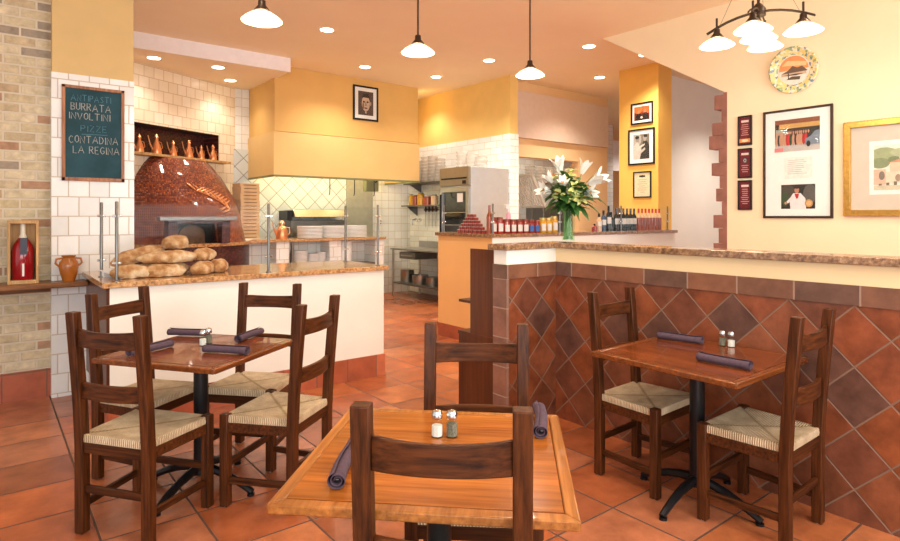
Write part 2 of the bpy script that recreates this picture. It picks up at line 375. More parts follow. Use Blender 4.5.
# right wall with its cut-away opening and slate teeth
S('wall_right', MB().prism([(-3.2, 0), (3.18, 0), (3.18, 2.84), (4.79, 3.8), (-3.2, 3.8)], 6.3, 6.45, 'x'), M['cream'])
q = MB(); q.box(6.292, 6.45, 3.16, 3.2, 1.0, 2.84)
for y, z0, z1 in ((3.30, 2.66, 2.82), (3.22, 2.52, 2.66), (3.325, 2.38, 2.52), (3.36, 2.23, 2.38), (3.25, 2.08, 2.23), (3.33, 1.94, 2.08),
                  (3.24, 1.8, 1.94), (3.28, 1.655, 1.8), (3.215, 1.51, 1.655), (3.31, 1.365, 1.51), (3.25, 1.2, 1.365), (3.31, 1.0, 1.2)):
    q.box(6.293, 6.45, 3.19, y, z0 + .004, z1)
S('trim_4', q, M['quoin'])
S('wall_side', MB().box(8.25, 14.5, 5.35, 5.5, 0, 3.8), M['pale'])
S('wall_column', MB().box(7.89, 8.25, 5.0, 5.69, 0, 3.8), M['gold'])
# wall with the serving opening, mauve bulkhead above
pt = MB(); pt.box(8.74, 9.6, 7.2, 7.35, 0, 3.8); pt.box(6.88, 8.74, 7.2, 7.35, 2.52, 3.8); pt.box(6.88, 8.74, 7.2, 7.35, 0, .9)
S('wall_hatch', pt, M['peach'])
S('trim_5', MB().box(6.9, 9.5, 7.1, 7.2, 2.83, 3.62), M['lilac'])
S('wall_far', MB().box(6.7, 24, 11.0, 11.1, 0, 3.8), M['apricot'])
S('trim_6', MB().box(10.5, 14, 9.6, 9.75, 2.7, 3.5), M['fascia'])
S('wall_hatch_back', MB().box(6.88, 12.5, 9.2, 9.3, 0, 3.8), M['subway_x'])
# fridge wall
S('wall_kitchen', MB().box(6.7, 6.88, 6.94, 9.9, 2.84, 3.8), M['kitchenyel'])
fw = MB(); fw.box(6.69, 6.88, 6.93, 9.9, 0, 2.84); S('trim_7', fw, M['subway_y'])
S('trim_8', MB().box(6.688, 6.882, 6.922, 6.93, 0, 2.84), M['subway_x'])
# back wall behind the hood
S('wall_back', MB().box(2.95, 6.7, 9.8, 9.95, 0, 3.8), M['sq_tile'])
S('trim_9', MB().box(2.95, 5.25, 9.785, 9.8, .95, 2.6), M['splash'])
S('trim_10', MB().box(5.25, 5.80, 9.75, 9.8, .9, 2.5), plain('steel_wall_panel', (176, 176, 164), .4, .3))
# angled oven wall with its niche
OA = math.atan2(1.02, 1.93); OX, OY = 1.574, 8.93
ow = MB(); ow.box(-1.2, -.35, 0, .25, 0, 3.6); ow.box(1.51, 1.9, 0, .25, 0, 3.6); ow.box(1.9, 2.35, 0, .25, 2.82, 3.6)
ow.box(-.35, 1.51, 0, .25, 0, 2.36); ow.box(-.35, 1.51, 0, .25, 2.78, 3.6)
S('wall_oven', ow, M['oven_tile'], loc=(OX, OY, 0), rz=OA)
nb_ = MB(); nb_.box(-.36, 1.52, .30, .32, 2.34, 2.80); nb_.box(-.352, -.345, 0.002, .3, 2.36, 2.78); nb_.box(1.503, 1.512, .002, .3, 2.36, 2.78)
nb_.box(-.35, 1.51, .002, .3, 2.772, 2.782)
S('trim_11', nb_, M['mosaic_dark'], loc=(OX, OY, 0), rz=OA)
sh = MB().box(-.5, 1.60, -.17, .3, 2.325, 2.36)
tag(sh.build('niche_shelf', M['pale_wood'], bevel=.004, loc=(OX, OY, 0), rz=OA), 'pale wooden shelf under the copper oil cans in the oven wall niche', 'shelf')

# tiled half wall with granite ledge
hw = MB(); hw.box(3.35, 3.5, -3, 3.11, 0, 1.06); S('wall_half', hw, M['diag_y'])
S('trim_12', MB().box(2.86, 3.35, 2.98, 3.11, 0, 1.06), M['diag_x'])
S('trim_13', MB().box(3.342, 3.5, -3, 3.1, 1.06, 1.16), M['band_y'])
S('trim_14', MB().box(2.84, 3.342, 2.972, 3.118, 1.06, 1.16), M['band_x'])
S('trim_15', MB().box(2.84, 2.862, 2.975, 3.115, 0, 1.06), M['jamb'])
S('trim_16', MB().box(3.35, 3.5, -3, 3.11, 1.16, 1.262), M['cream_band'])
S('trim_17', MB().box(2.845, 3.35, 2.98, 3.11, 1.16, 1.262), M['white_wall'])
S('trim_18', MB().prism([(3.32, -3), (3.53, -3), (3.53, 3.14), (2.81, 3.14), (2.81, 2.95), (3.32, 2.95)], 1.262, 1.302), M['granite'], bevel=.004)

# jar counter wall
jc = MB(); jc.prism([(4.5, 4.95), (4.72, 5.1), (4.72, 5.96), (4.5, 5.96)], .16, 1.255); S('wall_counter', jc, M['apricot'])
S('baseboard_counter', MB().box(4.49, 4.72, 4.97, 5.965, 0, .16), M['base_x'])
S('trim_19', MB().prism([(4.502, 4.948), (7.95, 4.764), (7.95, 4.98), (4.72, 5.12)], 0, 1.255), M['white_wall'])
S('trim_20', MB().prism([(4.47, 4.92), (7.97, 4.73), (7.97, 5.0), (4.86, 5.17), (4.86, 5.99), (4.47, 5.99)], 1.255, 1.295), M['granite'], bevel=.003)

# ------------------------------------------------------------------ hood, pass, oven
h = thing('extractor_hood', 'huge yellow painted extractor hood boxed up to the ceiling over the pass', 'extractor hood', (3.43, 8.68, 2.13))
MB().box(.02, 2.68, .02, 1.12, .67, 1.67).build('upper_box', M['hood'], h)
hb = MB(); hb.box(0, 2.7, 0, .04, .0, .66); hb.box(0, .04, 0.04, 1.12, .0, .66); hb.box(2.66, 2.7, .04, 1.12, 0, .66); hb.box(.04, 2.66, .04, 1.12, .60, .66)
hb.build('lower_band', M['hoodlow'], h)
hf = MB()
for i in range(6): hf.box(.1 + i * .43, .5 + i * .43, .1, 1.1, .56, .59)
hf.build('grease_filter', M['steel_d'], h)
hr = MB(); hr.box(.0, 2.7, -.004, .05, -.03, 0); hr.box(0, .03, .05, 1.12, -.03, 0); hr.box(2.67, 2.7, .05, 1.12, -.03, 0); hr.build('bottom_rim', M['green_box'], h)
for i, x in enumerate((.95, 1.4, 1.78)):
    k = MB(); k.tube([(x, .03, 0), (x, .03, -.2), (x - .012, .02, -.25), (x - .03, .0, -.26)], .008, 6)
    tag(k.build('utensil_hook', M['black'], loc=(3.43, 8.68, 2.10)), ['leftmost', 'middle', 'rightmost'][i] + ' of the three black hooks hanging under the yellow hood', 'hook', 'hooks under the hood')
gb = thing('control_box', 'grey-green metal switch box hanging under the right end of the hood', 'switch box', (5.22, 8.78, 1.92))
MB().box(-.12, .12, 0, .12, 0, .2).build('case', M['green_box'], gb, bevel=.006); MB().box(-.10, .04, -.008, 0, .03, .17).build('cover', M['green_box'], gb, bevel=.003)
MB().tube([(0.06, .02, .15), (.06, -.085, .2), (.06, -.085, .26)], .012).build('conduit', M['black'], gb)
for x in (3.9, 4.6, 5.35):
    hl = thing('hood_lamp', {3.9: 'left', 4.6: 'middle', 5.35: 'right'}[x] + ' lit lamp inside the yellow extractor hood', 'lamp', (x, 9.1, 2.60), 0, 'lamps inside the hood')
    MB().lathe([(.05, .09), (.05, .02), (.035, 0)], seg=12).build('fitting', M['steel_d'], hl); MB().ball((0, 0, -.03), .04, .04, .04, 10, 6).build('bulb', M['bulb'], hl)
    l = bpy.data.lights.new('hood_bulb', 'POINT'); l.energy = 15; l.color = (1, .88, .5); l.shadow_soft_size = .05
    lo = bpy.data.objects.new('hood_bulb', l); C.objects.link(lo); lo.location = (x, 9.1, 2.50)

ps = thing('pass_counter', 'kitchen pass counter with granite top and open plate bays below the hood', 'counter', (2.98, 8.5, 0))
MB().prism([(0, -.03), (2.32, -.03), (2.32, .45), (.27, .45)], 1.11, 1.15).build('countertop', M['granite_o'], ps, bevel=.004)
MB().prism([(.1, .36), (2.29, .36), (2.29, .40), (.13, .40)], 0, 1.11).build('back_panel', M['sq_tile'], ps)
for x0, x1 in ((.42, .62), (2.13, 2.29)): MB().box(x0, x1, 0, .36, 0, 1.11).build('tiled_pier', M['white_tile'], ps)
MB().box(1.3, 1.5, .02, .36, 0, 1.11).build('tiled_pier', M['white_tile'], ps)
MB().box(.66, .70, .0, .04, 0, 1.11).build('steel_post', M['steel_d'], ps)
MB().box(.12, .42, .05, .36, 0, .72).build('cupboard', M['white_wall'], ps)
MB().box(.62, 1.3, .01, .36, .70, .73).build('lower_shelf', M['steel_d'], ps); MB().box(1.5, 2.13, .01, .36, .70, .73).build('lower_shelf', M['steel_d'], ps)

def plate_mesh(r, t_=.02):
    mb = MB(); mb.lathe([(r * .55, 0), (r * .62, .002), (r * .97, t_ * .2), (r, t_ * .35), (r, t_ * .95), (r * .98, t_), (r * .6, .008), (.001, .006)], seg=28); return mb
proto_plate = None
GR = 'dinner plates stacked on the pass'
for s_i, (x, y) in enumerate(((4.02, 8.68), (4.43, 8.7), (4.84, 8.72))):
    for k in range(9):
        lb = 'white dinner plate, %s from bottom of the %s stack on the pass' % (ORD[k], ['left', 'middle', 'right'][s_i])
        if proto_plate is None: proto_plate = tag(plate_mesh(.2).build('dinner_plate', M['white'], loc=(x, y, 1.15)), lb, 'plate', GR)
        else: dup(proto_plate, (x + random.uniform(-.004, .004), y, 1.15 + k * .0215), 0, lb)
sp_ = None
for s_i, (x, n, r) in enumerate(((3.83, 12, .13), (4.06, 9, .085), (4.20, 10, .08))):
    for k in range(n):
        lb = 'white side plate, %s from bottom of the %s stack in the bay below the pass' % (ORD[k], ['left', 'middle', 'right'][s_i])
        o = plate_mesh(r, .018).build('side_plate', M['white'], loc=(x, 8.66, .73 + k * .0195)) if k == 0 else dup(sp_, (x, 8.66, .73 + k * .0195), 0)
        sp_ = o if k == 0 else sp_
        tag(o, lb, 'plate', 'side plates in the bay below the pass')
tag(MB().lathe([(.11, 0), (.125, .35), (.12, .36), (.10, .02)], seg=24).build('plastic_tub', M['white'], loc=(4.62, 8.66, .73)), 'tall white tub in the right bay below the pass', 'tub')

oc = thing('oil_can', 'copper oil can with long spout standing left of the plates on the pass', 'oil can', (3.55, 8.66, 1.15))
MB().lathe([(.085, 0), (.088, .01), (.085, .13), (.06, .18), (.04, .2), (.04, .235), (.05, .24), (.03, .27), (.006, .28)], seg=20).build('body', M['copper'], oc)
MB().tube([(-.075, 0, .05), (-.12, 0, .14), (-.15, 0, .25)], [.016, .012, .008]).build('spout', M['copper'], oc)
MB().tube([(.08, 0, .05), (.13, 0, .09), (.12, 0, .17), (.06, 0, .18)], .008).build('handle', M['copper'], oc)

br = thing('broiler', 'wide steel salamander broiler on the diagonal tile behind the plate stacks', 'broiler', (4.55, 9.45, 1.15))
MB().box(-.52, .52, 0, .3, .0, .28).build('body', M['steel_d'], br, bevel=.01)
MB().prism([(-.12, .33), (.3, .33), (.3, .46), (-.05, .46)], -.5, .5, 'x').build('canopy', M['steel'], br, bevel=.01)
MB().box(-.60, -.52, -.05, .3, .28, .44).build('bracket', M['black'], br)

# pizza boxes
pb0 = None
for k in range(16):
    lb = 'flat brown pizza box, %s from bottom of the tall stack beside the oven' % ORD[k]
    if pb0 is None:
        pb0 = thing('pizza_box', lb, 'box', (3.19, 9.2, 1.15), R(4), 'pizza boxes stacked beside the oven')
        MB().box(-.15, .15, -.16, .16, 0, .034).build('tray', M['card'], pb0, bevel=.003); MB().box(-.153, .153, -.163, .163, .034, .052).build('lid', M['card'], pb0, bevel=.003)
        MB().box(-.1, .1, -.166, -.16, .016, .026).build('tab', M['card_edge'], pb0)
    else: dup(pb0, (3.19 + random.uniform(-.006, .006), 9.2 + random.uniform(-.005, .005), 1.15 + k * .0535), R(4 + random.uniform(-2, 2)), lb)
tag(MB().box(3.02, 3.36, 9.02, 9.38, 0, 1.15).build('box_stand', M['white_tile']), 'white tiled plinth carrying the tall stack of pizza boxes', 'plinth')

# domed oven
DX, DY = 2.21, 9.27
ov = thing('pizza_oven', 'copper mosaic domed pizza oven with an olive branch relief', 'pizza oven', (DX, DY, 0))
DT = [(0, .945), (.06, .93), (.31, .88), (.62, .81), (.94, .68), (1.10, .57), (1.19, .48)]
def dome_r(z):   # half width at height z above the ledge
    for (z0, r0), (z1, r1) in zip(DT, DT[1:]):
        if z <= z1: return r0 + (r1 - r0) * max(0, z - z0) / (z1 - z0)
    return DT[-1][1]
def dome_p(t_, z, out=0.0):   # t_ = 0 along the wall to the right, 90 straight out into the room
    r = dome_r(z - 1.13); g = 1 - .42 * min(1, max(0, (z - 1.55) / .77)) ** 1.5
    u, v = (r + out) * math.cos(R(t_)), (r * g + out) * math.sin(R(t_))
    return Vector((u * math.cos(OA) + v * math.sin(OA), u * math.sin(OA) - v * math.cos(OA), z))
dm = MB(); rings = 44; seg = 110
for i in range(rings + 1):
    for k in range(seg + 1): dm.v.append(tuple(dome_p(180 * k / seg, 1.13 + 1.19 * i / rings)))
n_ = seg + 1
for k in range(rings):
    for i in range(seg):
        x, y, z = dm.v[k*n_+i]
        if abs(x - .03) < .27 and z < 1.40 and y < -.5: continue
        dm.f.append([k*n_+i, k*n_+i+1, (k+1)*n_+i+1, (k+1)*n_+i]); dm.m.append(0)
dm.f.append([rings*n_+i for i in range(n_)]); dm.m.append(0)
dm.build('dome', M['mosaic'], ov, sharp=50)
cl = MB(); cl.box(-.36, -.25, -1.06, -.5, 1.13, 1.43); cl.box(.31, .42, -1.06, -.5, 1.13, 1.43); cl.box(-.36, .42, -1.06, -.6, 1.40, 1.44)
cl.build('mouth_surround', M['mosaic_dark'], ov)
mt = MB(); mt.box(-.25, .31, -.62, -.58, 1.13, 1.43); mt.build('baking_chamber', M['dark'], ov)
arch = [(-.14, 1.13)] + [(.03 + .17 * math.cos(R(180 - 15 * i)), 1.24 + .13 * math.sin(R(180 - 15 * i))) for i in range(13)] + [(.20, 1.13)]
MB().prism(arch, -.66, -.62, 'y').build('oven_door', plain('rusty_steel', (104, 72, 48), .5, .6, var=.2), ov)
MB().box(-.47, .50, -1.10, -.9, 1.44, 1.49).build('lip', M['steel_d'], ov, bevel=.004)
MB().lathe([(1.04, 1.085), (1.045, 1.13), (.3, 1.13)], seg=48, cap=False, a0=208, a1=388.5).build('ledge', M['granite_o'], ov)
MB().lathe([(1.0, 0), (1.0, 1.085), (.9, 1.085)], seg=64, cap=False, a0=208, a1=388.5).build('base', M['mosaic_dark'], ov)
br_ = MB()
stem = [(78 + 3.2 * i, 1.60 + .036 * i - .0011 * i * i) for i in range(11)]
br_.tube([dome_p(a, z, .012) for a, z in stem], .007, 6)
for i, (a, z) in enumerate(stem):
    for s_ in (-1, 1):
        if i % 2 and s_ > 0: continue
        a1, z1 = (a + 7, z + .17 - .006 * i) if s_ > 0 else (a - 13, z + .06)
        if s_ < 0 and i < 2: a1, z1 = a + 12, z - .05
        pts = []
        for k in range(9):
            u = k / 8; pts.append((dome_p(a + (a1 - a) * u, z + (z1 - z) * u, .012), .014 * math.sin(math.pi * min(u * .95 + .03, 1))))
        br_.tube([p for p, _ in pts], [max(.002, q_) for _, q_ in pts], 6)
br_.build('olive_branch_relief', M['copper'], ov)

# copper oil cans in the niche
oc0 = None
for k, s_ in enumerate((.04, .31, .59, .87, 1.1, 1.33)):
    lb = 'small copper oil can in the oven niche, %s from the left' % ORD[k]
    p = (OX + math.cos(OA) * s_ + math.sin(OA) * .06, OY + math.sin(OA) * s_ - math.cos(OA) * .06, 2.36)
    if oc0 is None:
        oc0 = thing('copper_oil_can', lb, 'oil can', p, OA, 'copper oil cans in the oven niche')
        MB().lathe([(.055, 0), (.06, .02), (.045, .11), (.022, .16), (.022, .2), (.03, .205), (.012, .24), (.002, .255)], seg=16).build('body', M['copper'], oc0)
        MB().tube([(-.045, 0, .04), (-.09, 0, .12), (-.12, 0, .22)], [.01, .008, .005], 6).build('spout', M['copper'], oc0)
        MB().tube([(.05, 0, .05), (.085, 0, .09), (.07, 0, .15), (.03, 0, .16)], .005, 6).build('handle', M['copper'], oc0)
    else:
        d_ = dup(oc0, p, OA, lb); s2 = (1, 1.15, .9, 1.05, .85, 1)[k]; d_.scale = (s2, s2, s2)

# ------------------------------------------------------------------ kitchen right side
fr = thing('refrigerator', 'tall stainless steel refrigerator with a glass door behind the jar counter', 'refrigerator', (6.26, 7.32, 0))
MB().box(-.38, .42, -.37, .37, .12, 2.27).build('cabinet', plain('satin_steel', (206, 210, 214), .42, .7, var=.02), fr, bevel=.008)
tp = MB(); tp.box(-.425, -.38, -.37, .37, 1.98, 2.27); tp.build('grille_panel', plain('bronzed_steel', (160, 154, 140), .35, .8, var=.03), fr, bevel=.004)
MB().box(-.432, -.425, -.32, .32, 2.08, 2.105).build('grille_slot', M['dark'], fr)
MB().box(-.432, -.425, -.30, -.22, 2.0, 2.055).build('badge', M['dark'], fr)
dr = MB(); dr.box(-.43, -.38, -.37, -.30, .2, 1.95); dr.box(-.43, -.38, .30, .37, .2, 1.95); dr.box(-.43, -.38, -.30, .30, 1.88, 1.95); dr.box(-.43, -.38, -.30, .30, .2, .27)
door = dr.build('door', M['steel'], fr, bevel=.004)
MB().box(-.40, -.395, -.30, .30, .27, 1.88).build('door_glass', plain('smoked_glass', (30, 34, 34), .06, 0, coat=.5), door)
MB().box(-.455, -.43, .31, .335, .9, 1.85).build('handle', M['black'], door, bevel=.003)
MB().box(-.404, -.40, -.2, -.06, 1.72, 1.86).build('notice', M['paper'], door)
for z in (1.55, 1.35): MB().box(-.403, -.40, -.28, .28, z, z + .012).build('rack', M['steel'], door)
for x in (-.33, .37):
    for y in (-.32, .32): MB().lathe([(.025, 0), (.025, .12)], (x, y, 0), 10).build('leg', M['black'], fr)

pt = thing('prep_table', 'stainless steel prep table with a drawer and pots on its undershelf', 'table', (6.33, 8.6, 0))
MB().box(-.35, .33, -.85, .82, .87, .9).build('tabletop', M['steel'], pt, bevel=.004)
MB().box(.31, .33, -.85, .82, .9, 1.02).build('backsplash', M['steel'], pt)
MB().box(-.32, .31, -.83, .80, .24, .265).build('undershelf', M['steel_d'], pt)
dw = MB().box(-.34, .15, .02, .52, .72, .84).build('drawer', M['steel_d'], pt, bevel=.004); MB().box(-.365, -.34, .1, .44, .77, .79).build('handle', M['steel'], dw)
for x in (-.31, .3):
    for y in (-.81, .78): MB().lathe([(.02, 0), (.02, .87)], (x, y, 0), 10).build('leg', M['steel'], pt)
for k, (y, r, hgt, lb) in enumerate(((9.2, .13, .22, 'tall steel stock pot at the left end of the prep table undershelf'), (8.78, .15, .16, 'wide steel pot in the middle of the prep table undershelf'), (8.38, .13, .15, 'steel pot beside the counter on the prep table undershelf'))):
    p = thing('stock_pot', lb, 'pot', (6.22, y, .265), 0, 'pots under the prep table')
    MB().lathe([(r * .96, 0), (r, .01), (r, hgt), (r * 1.03, hgt + .005), (r * .97, hgt), (r * .95, .01)], seg=24).build('body', M['steel'], p)
    for s_ in (-1, 1): MB().tube([(-.03, s_ * r, hgt * .75), (-.03, s_ * (r + .035), hgt * .75), (.03, s_ * (r + .035), hgt * .75), (.03, s_ * r, hgt * .75)], .006, 6).build('handle', M['steel'], p)

ws = thing('wall_shelf', 'steel wall shelf with bracket above the prep table', 'shelf', (6.55, 8.93, 1.68))
MB().box(-.15, .13, -.75, .75, 0, .025).build('board', M['steel_d'], ws)
for y in (-.6, .6): MB().prism([(-.12, 0), (.13, 0), (.13, -.18)], y - .01, y + .01, 'y').build('bracket', M['steel_d'], ws)
us = thing('upper_shelf', 'upper steel wall shelf loaded with plastic containers', 'shelf', (6.53, 8.6, 2.10))
MB().box(-.17, .15, -.85, .95, 0, .03).build('board', M['steel_d'], us)
for y in (-.7, .8): MB().prism([(-.12, 0), (.15, 0), (.15, -.15)], y - .01, y + .01, 'y').build('bracket', M['steel_d'], us)
for k, (y, r, hh, mt_, lb) in enumerate(((9.52, .05, .22, 'yellow_sauce', 'yellow oil bottle at the left end of the lower wall shelf'), (9.38, .055, .2, 'orange_oil', 'amber jar second from left on the lower wall shelf'), (9.19, .075, .24, 'yellow_sauce', 'large yellow jar in the middle of the lower wall shelf'), (8.98, .09, .18, 'orange_oil', 'wide amber tub with white band on the lower wall shelf'), (8.76, .07, .19, 'clear_top', 'pale tub at the right of the lower wall shelf'))):
    p = thing('food_jar', lb, 'jar', (6.53, y, 1.705), 0, 'jars on the lower wall shelf')
    MB().lathe([(r, 0), (r, hh * .8), (r * .7, hh * .9)], seg=16).build('body', M[mt_], p); MB().lathe([(r * .72, hh * .9), (r * .72, hh)], seg=16).build('lid', M['label' if k == 3 else 'steel_d'], p)
for k, (y, hh, mt_, lb) in enumerate(((9.5, .2, 'steel_d', 'grey metal bin at the left end of the upper wall shelf'), (9.25, .42, 'plastic', 'tall stack of clear tubs second from left on the upper wall shelf'), (9.02, .5, 'plastic', 'tallest stack of clear tubs in the middle of the upper wall shelf'), (8.8, .48, 'plastic', 'stack of clear tubs right of the tallest on the upper wall shelf'), (8.58, .44, 'plastic', 'stack of clear tubs nearest the refrigerator on the upper wall shelf'))):
    mb = MB(); n = int(hh / .06); pr = []
    for i in range(n): pr += [(.085, i * .06), (.10, i * .06 + .045), (.104, i * .06 + .052), (.086, i * .06 + .058)]
    tag(mb.lathe(pr, seg=18).build('tub_stack', M[mt_], loc=(6.52, y, 2.13)), lb, 'tubs', 'tubs on the upper wall shelf')
for k, (y, lb) in enumerate(((7.55, 'left'), (7.3, 'middle'), (7.08, 'right'))):
    pr = []
    for i in range(5 - k): pr += [(.09, i * .06), (.105, i * .06 + .045), (.108, i * .06 + .052), (.09, i * .06 + .058)]
    tag(MB().lathe(pr, seg=18).build('tub_stack', M['plastic'], loc=(6.2, y, 2.27)), lb + ' stack of clear tubs on top of the refrigerator', 'tubs', 'tubs on top of the refrigerator')
MB_rail = MB().box(6.66, 6.69, 8.78, 9.28, 1.60, 1.64)
tag(MB_rail.build('knife_rail', M['steel_d']), 'magnetic steel knife rail on the tile above the prep table', 'knife rail')
kn0 = None
for k in range(4):
    lb = 'knife with brown handle on the wall rail, %s from the left' % ORD[k]; p = (6.645, 9.2 - k * .11, 1.48)
    if kn0 is None:
        kn0 = thing('kitchen_knife', lb, 'knife', p, 0, 'knives on the wall rail')
        MB().prism([(-.02, .1), (.02, .1), (.02, -.16), (.0, -.2)], -.003, .003, 'x').build('blade', M['steel'], kn0); MB().box(-.012, .012, -.014, .014, .1, .22).build('handle', M['cab'], kn0, bevel=.003)
    else: dup(kn0, p, 0, lb)
ou = thing('wall_outlet', 'white double outlet on the tile left of the prep table', 'outlet', (6.0, 9.8, 1.38))
MB().box(-.04, .04, -.01, 0, -.06, .06).build('cover_plate', M['white'], ou, bevel=.002); MB().box(-.015, .015, -.013, -.01, .01, .035).build('socket', M['steel_d'], ou); MB().box(-.015, .015, -.013, -.01, -.035, -.01).build('socket', M['steel_d'], ou)
fc = thing('wall_faucet', 'chrome wall spout above the steel prep table', 'faucet', (6.69, 9.42, 1.42))
MB().lathe([(.035, 0), (.035, .05)], seg=12, M=Matrix.Rotation(R(-90), 4, 'Y')).build('flange', M['chrome'], fc); MB().tube([(0, 0, 0), (-.12, 0, .02), (-.2, 0, .0), (-.2, 0, -.1)], .016).build('spout', M['chrome'], fc)
MB().box(-.06, -.02, .05, .13, -.03, .0).build('lever', M['chrome'], fc)

# things seen through the hatch
rk = thing('dish_rack', 'slanted grey slatted dish rack seen through the hatch', 'rack', (7.98, 7.62, 1.70), R(0))
mb = MB(); Mx = Matrix.Rotation(R(-32), 4, 'Y')
for i in range(9): mb.box(-.02, .02, -.25 + i * .06, -.22 + i * .06, 0, .62, Mx)
mb.build('slats', M['plastic'], rk)
mb = MB(); mb.box(-.03, .03, -.28, -.25, -.02, .64, Mx); mb.box(-.03, .03, .29, .32, -.02, .64, Mx); mb.box(-.03, .03, -.28, .32, .6, .64, Mx); mb.box(-.03, .03, -.28, .32, -.04, 0, Mx)
mb.build('rim', M['plastic'], rk)
hs = thing('dish_table', 'steel dish table with overshelf seen through the hatch', 'table', (9.3, 8.4, 0))
MB().box(-.95, .85, -.35, .35, .88, .92).build('tabletop', M['steel_d'], hs); MB().box(-.95, .85, -.3, .3, 2.12, 2.15).build('overshelf', M['steel'], hs); MB().box(-.55, .6, -.3, .2, .92, 1.7).build('wash_cabinet', M['steel_d'], hs, bevel=.02)
for x in (-.9, .8):
    for y in (-.3, .3): MB().lathe([(.02, 0), (.02, 2.12)], (x, y, 0), 8).build('post', M['steel_d'], hs)
for k in range(5):
    pr = []
    for i in range(6): pr += [(.085, i * .06), (.10, i * .06 + .045), (.104, i * .06 + .052), (.086, i * .06 + .058)]
    tag(MB().lathe(pr, seg=16).build('tub_stack', M['plastic'], loc=(8.62 + k * .28, 8.35, 2.15)), 'stack of clear tubs on the overshelf in the hatch, %s from the left' % ORD[k], 'tubs', 'tubs on the overshelf in the hatch')

# ------------------------------------------------------------------ bread counter
bc = thing('bread_counter', 'white bread counter with granite top and terracotta kick tiles', 'counter', (.67, 4.757, 0))
MB().box(0.02, 2.29, 0.02, .9, .2, .99).build('front_panel', M['white_wall'], bc); MB().box(0.005, 2.3, 0.005, .9, 0, .2).build('kick_tile', M['base_x'], bc)
MB().box(0.0, .02, 0.02, 1.085, .2, .99).build('end_panel', M['cab'], bc)
MB().prism([(-.03, -.02), (2.32, -.02), (2.32, .9), (.38, .9), (.38, 1.08), (-.03, 1.08)], .99, 1.03).build('countertop', M['granite_o'], bc, bevel=.004)
def post(parent, x, y, z0, hgt):
    p = MB().lathe([(.022, 0), (.022, .006), (.0115, .010), (.0115, hgt), (.008, hgt + .005)], (x, y, z0), 12).build('post', M['steel_d'], parent)
    c = MB()
    for z in (.13, hgt - .1): c.box(x - .03, x + .03, y - .009, y + .009, z0 + z - .009, z0 + z + .009)
    c.build('clamp', M['chrome'], p, bevel=.004)
sg = thing('sneeze_guard', 'clear glass sneeze guard on steel posts along the bread counter', 'sneeze guard', (.67, 4.757, 1.03))
for x, y in ((.07, .06), (1.19, .06), (2.25, .06), (2.23, .66), (.03, .47)): post(sg, x, y, 0, .57)
for x0, x1 in ((.08, 1.17), (1.21, 2.23)): MB().box(x0, x1, .055, .063, .03, .555).build('glass_pane', M['glass'], sg)
MB().box(2.24, 2.248, .09, .64, .03, .555).build('glass_pane', M['glass'], sg); MB().box(.045, .053, .09, .45, .03, .555).build('glass_pane', M['glass'], sg)

def loaf(label, x, y, z, L, w_, h_, rz, tilt=0, taper=.6):
    mb = MB(); rings = []
    n = 18
    for i in range(n + 1):
        u = -1 + 2 * i / n; s_ = max(.06, (1 - abs(u) ** 2.6)) ** taper
        ring = []
        for k in range(18):
            a = 2 * math.pi * k / 18; yy = math.cos(a) * w_ / 2 * s_; zz = math.sin(a) * h_ / 2 * s_
            if zz < -h_ * .32: zz = -h_ * .32
            nz = 1 + .05 * math.sin(7 * u + k + x * 40) + .04 * math.sin(13 * u - 2 * k + y * 31)
            ring.append(Vector((u * L / 2, yy * nz + .02 * math.sin(2.2 * u + x * 9), zz * nz + h_ * .36)))
        rings.append(ring)
    Mt = Matrix.Rotation(R(tilt), 4, 'Y')
    mb.loft([[Mt @ p for p in r] for r in rings])
    return tag(mb.build('bread_loaf', M['crust'], loc=(x, y, z), rz=R(rz)), label, 'bread', 'bread loaves on the counter')
loaf('long floury loaf front centre in the bottom layer of the bread pile', 1.08, 4.97, 1.03, .34, .15, .115, 8)
loaf('dark crusted loaf front right in the bottom layer of the bread pile', 1.39, 5.02, 1.03, .32, .16, .12, 40)
loaf('loaf at the left end of the bottom layer against the glass post', .86, 4.98, 1.03, .28, .16, .12, -10)
loaf('pale loaf tip at the far right end of the bread pile', 1.56, 5.12, 1.03, .30, .14, .125, 65)
loaf('mostly covered loaf at the back of the bottom layer of the bread pile', 1.10, 5.15, 1.03, .46, .17, .12, 4)
loaf('long pale loaf lying across the middle of the bread pile', 1.14, 5.05, 1.13, .46, .16, .115, 12)
loaf('dark brown loaf sloping up at the left of the bread pile', .95, 5.17, 1.135, .40, .16, .13, 10, -14)
loaf('short loaf behind the right end of the middle layer', 1.44, 5.17, 1.13, .28, .15, .12, 30)
loaf('round loaf on the very top of the bread pile', 1.21, 5.14, 1.235, .22, .16, .13, 30)
tg = thing('bread_tray', 'white tilted tray at the left end of the bread counter', 'tray', (.79, 5.12, 1.03), R(20))
MB().add([(-.06, -.16, .004), (.08, -.16, .012), (.08, .14, .06), (-.06, .14, .05), (-.06, -.16, .012), (.08, -.16, .02), (.08, .14, .068), (-.06, .14, .058)], [(0,3,2,1),(4,5,6,7),(0,1,5,4),(1,2,6,5),(2,3,7,6),(3,0,4,7)]).build('dish', M['white'], tg)
MB().box(-.05, .07, .09, .13, 0, .05).build('foot', M['white'], tg)

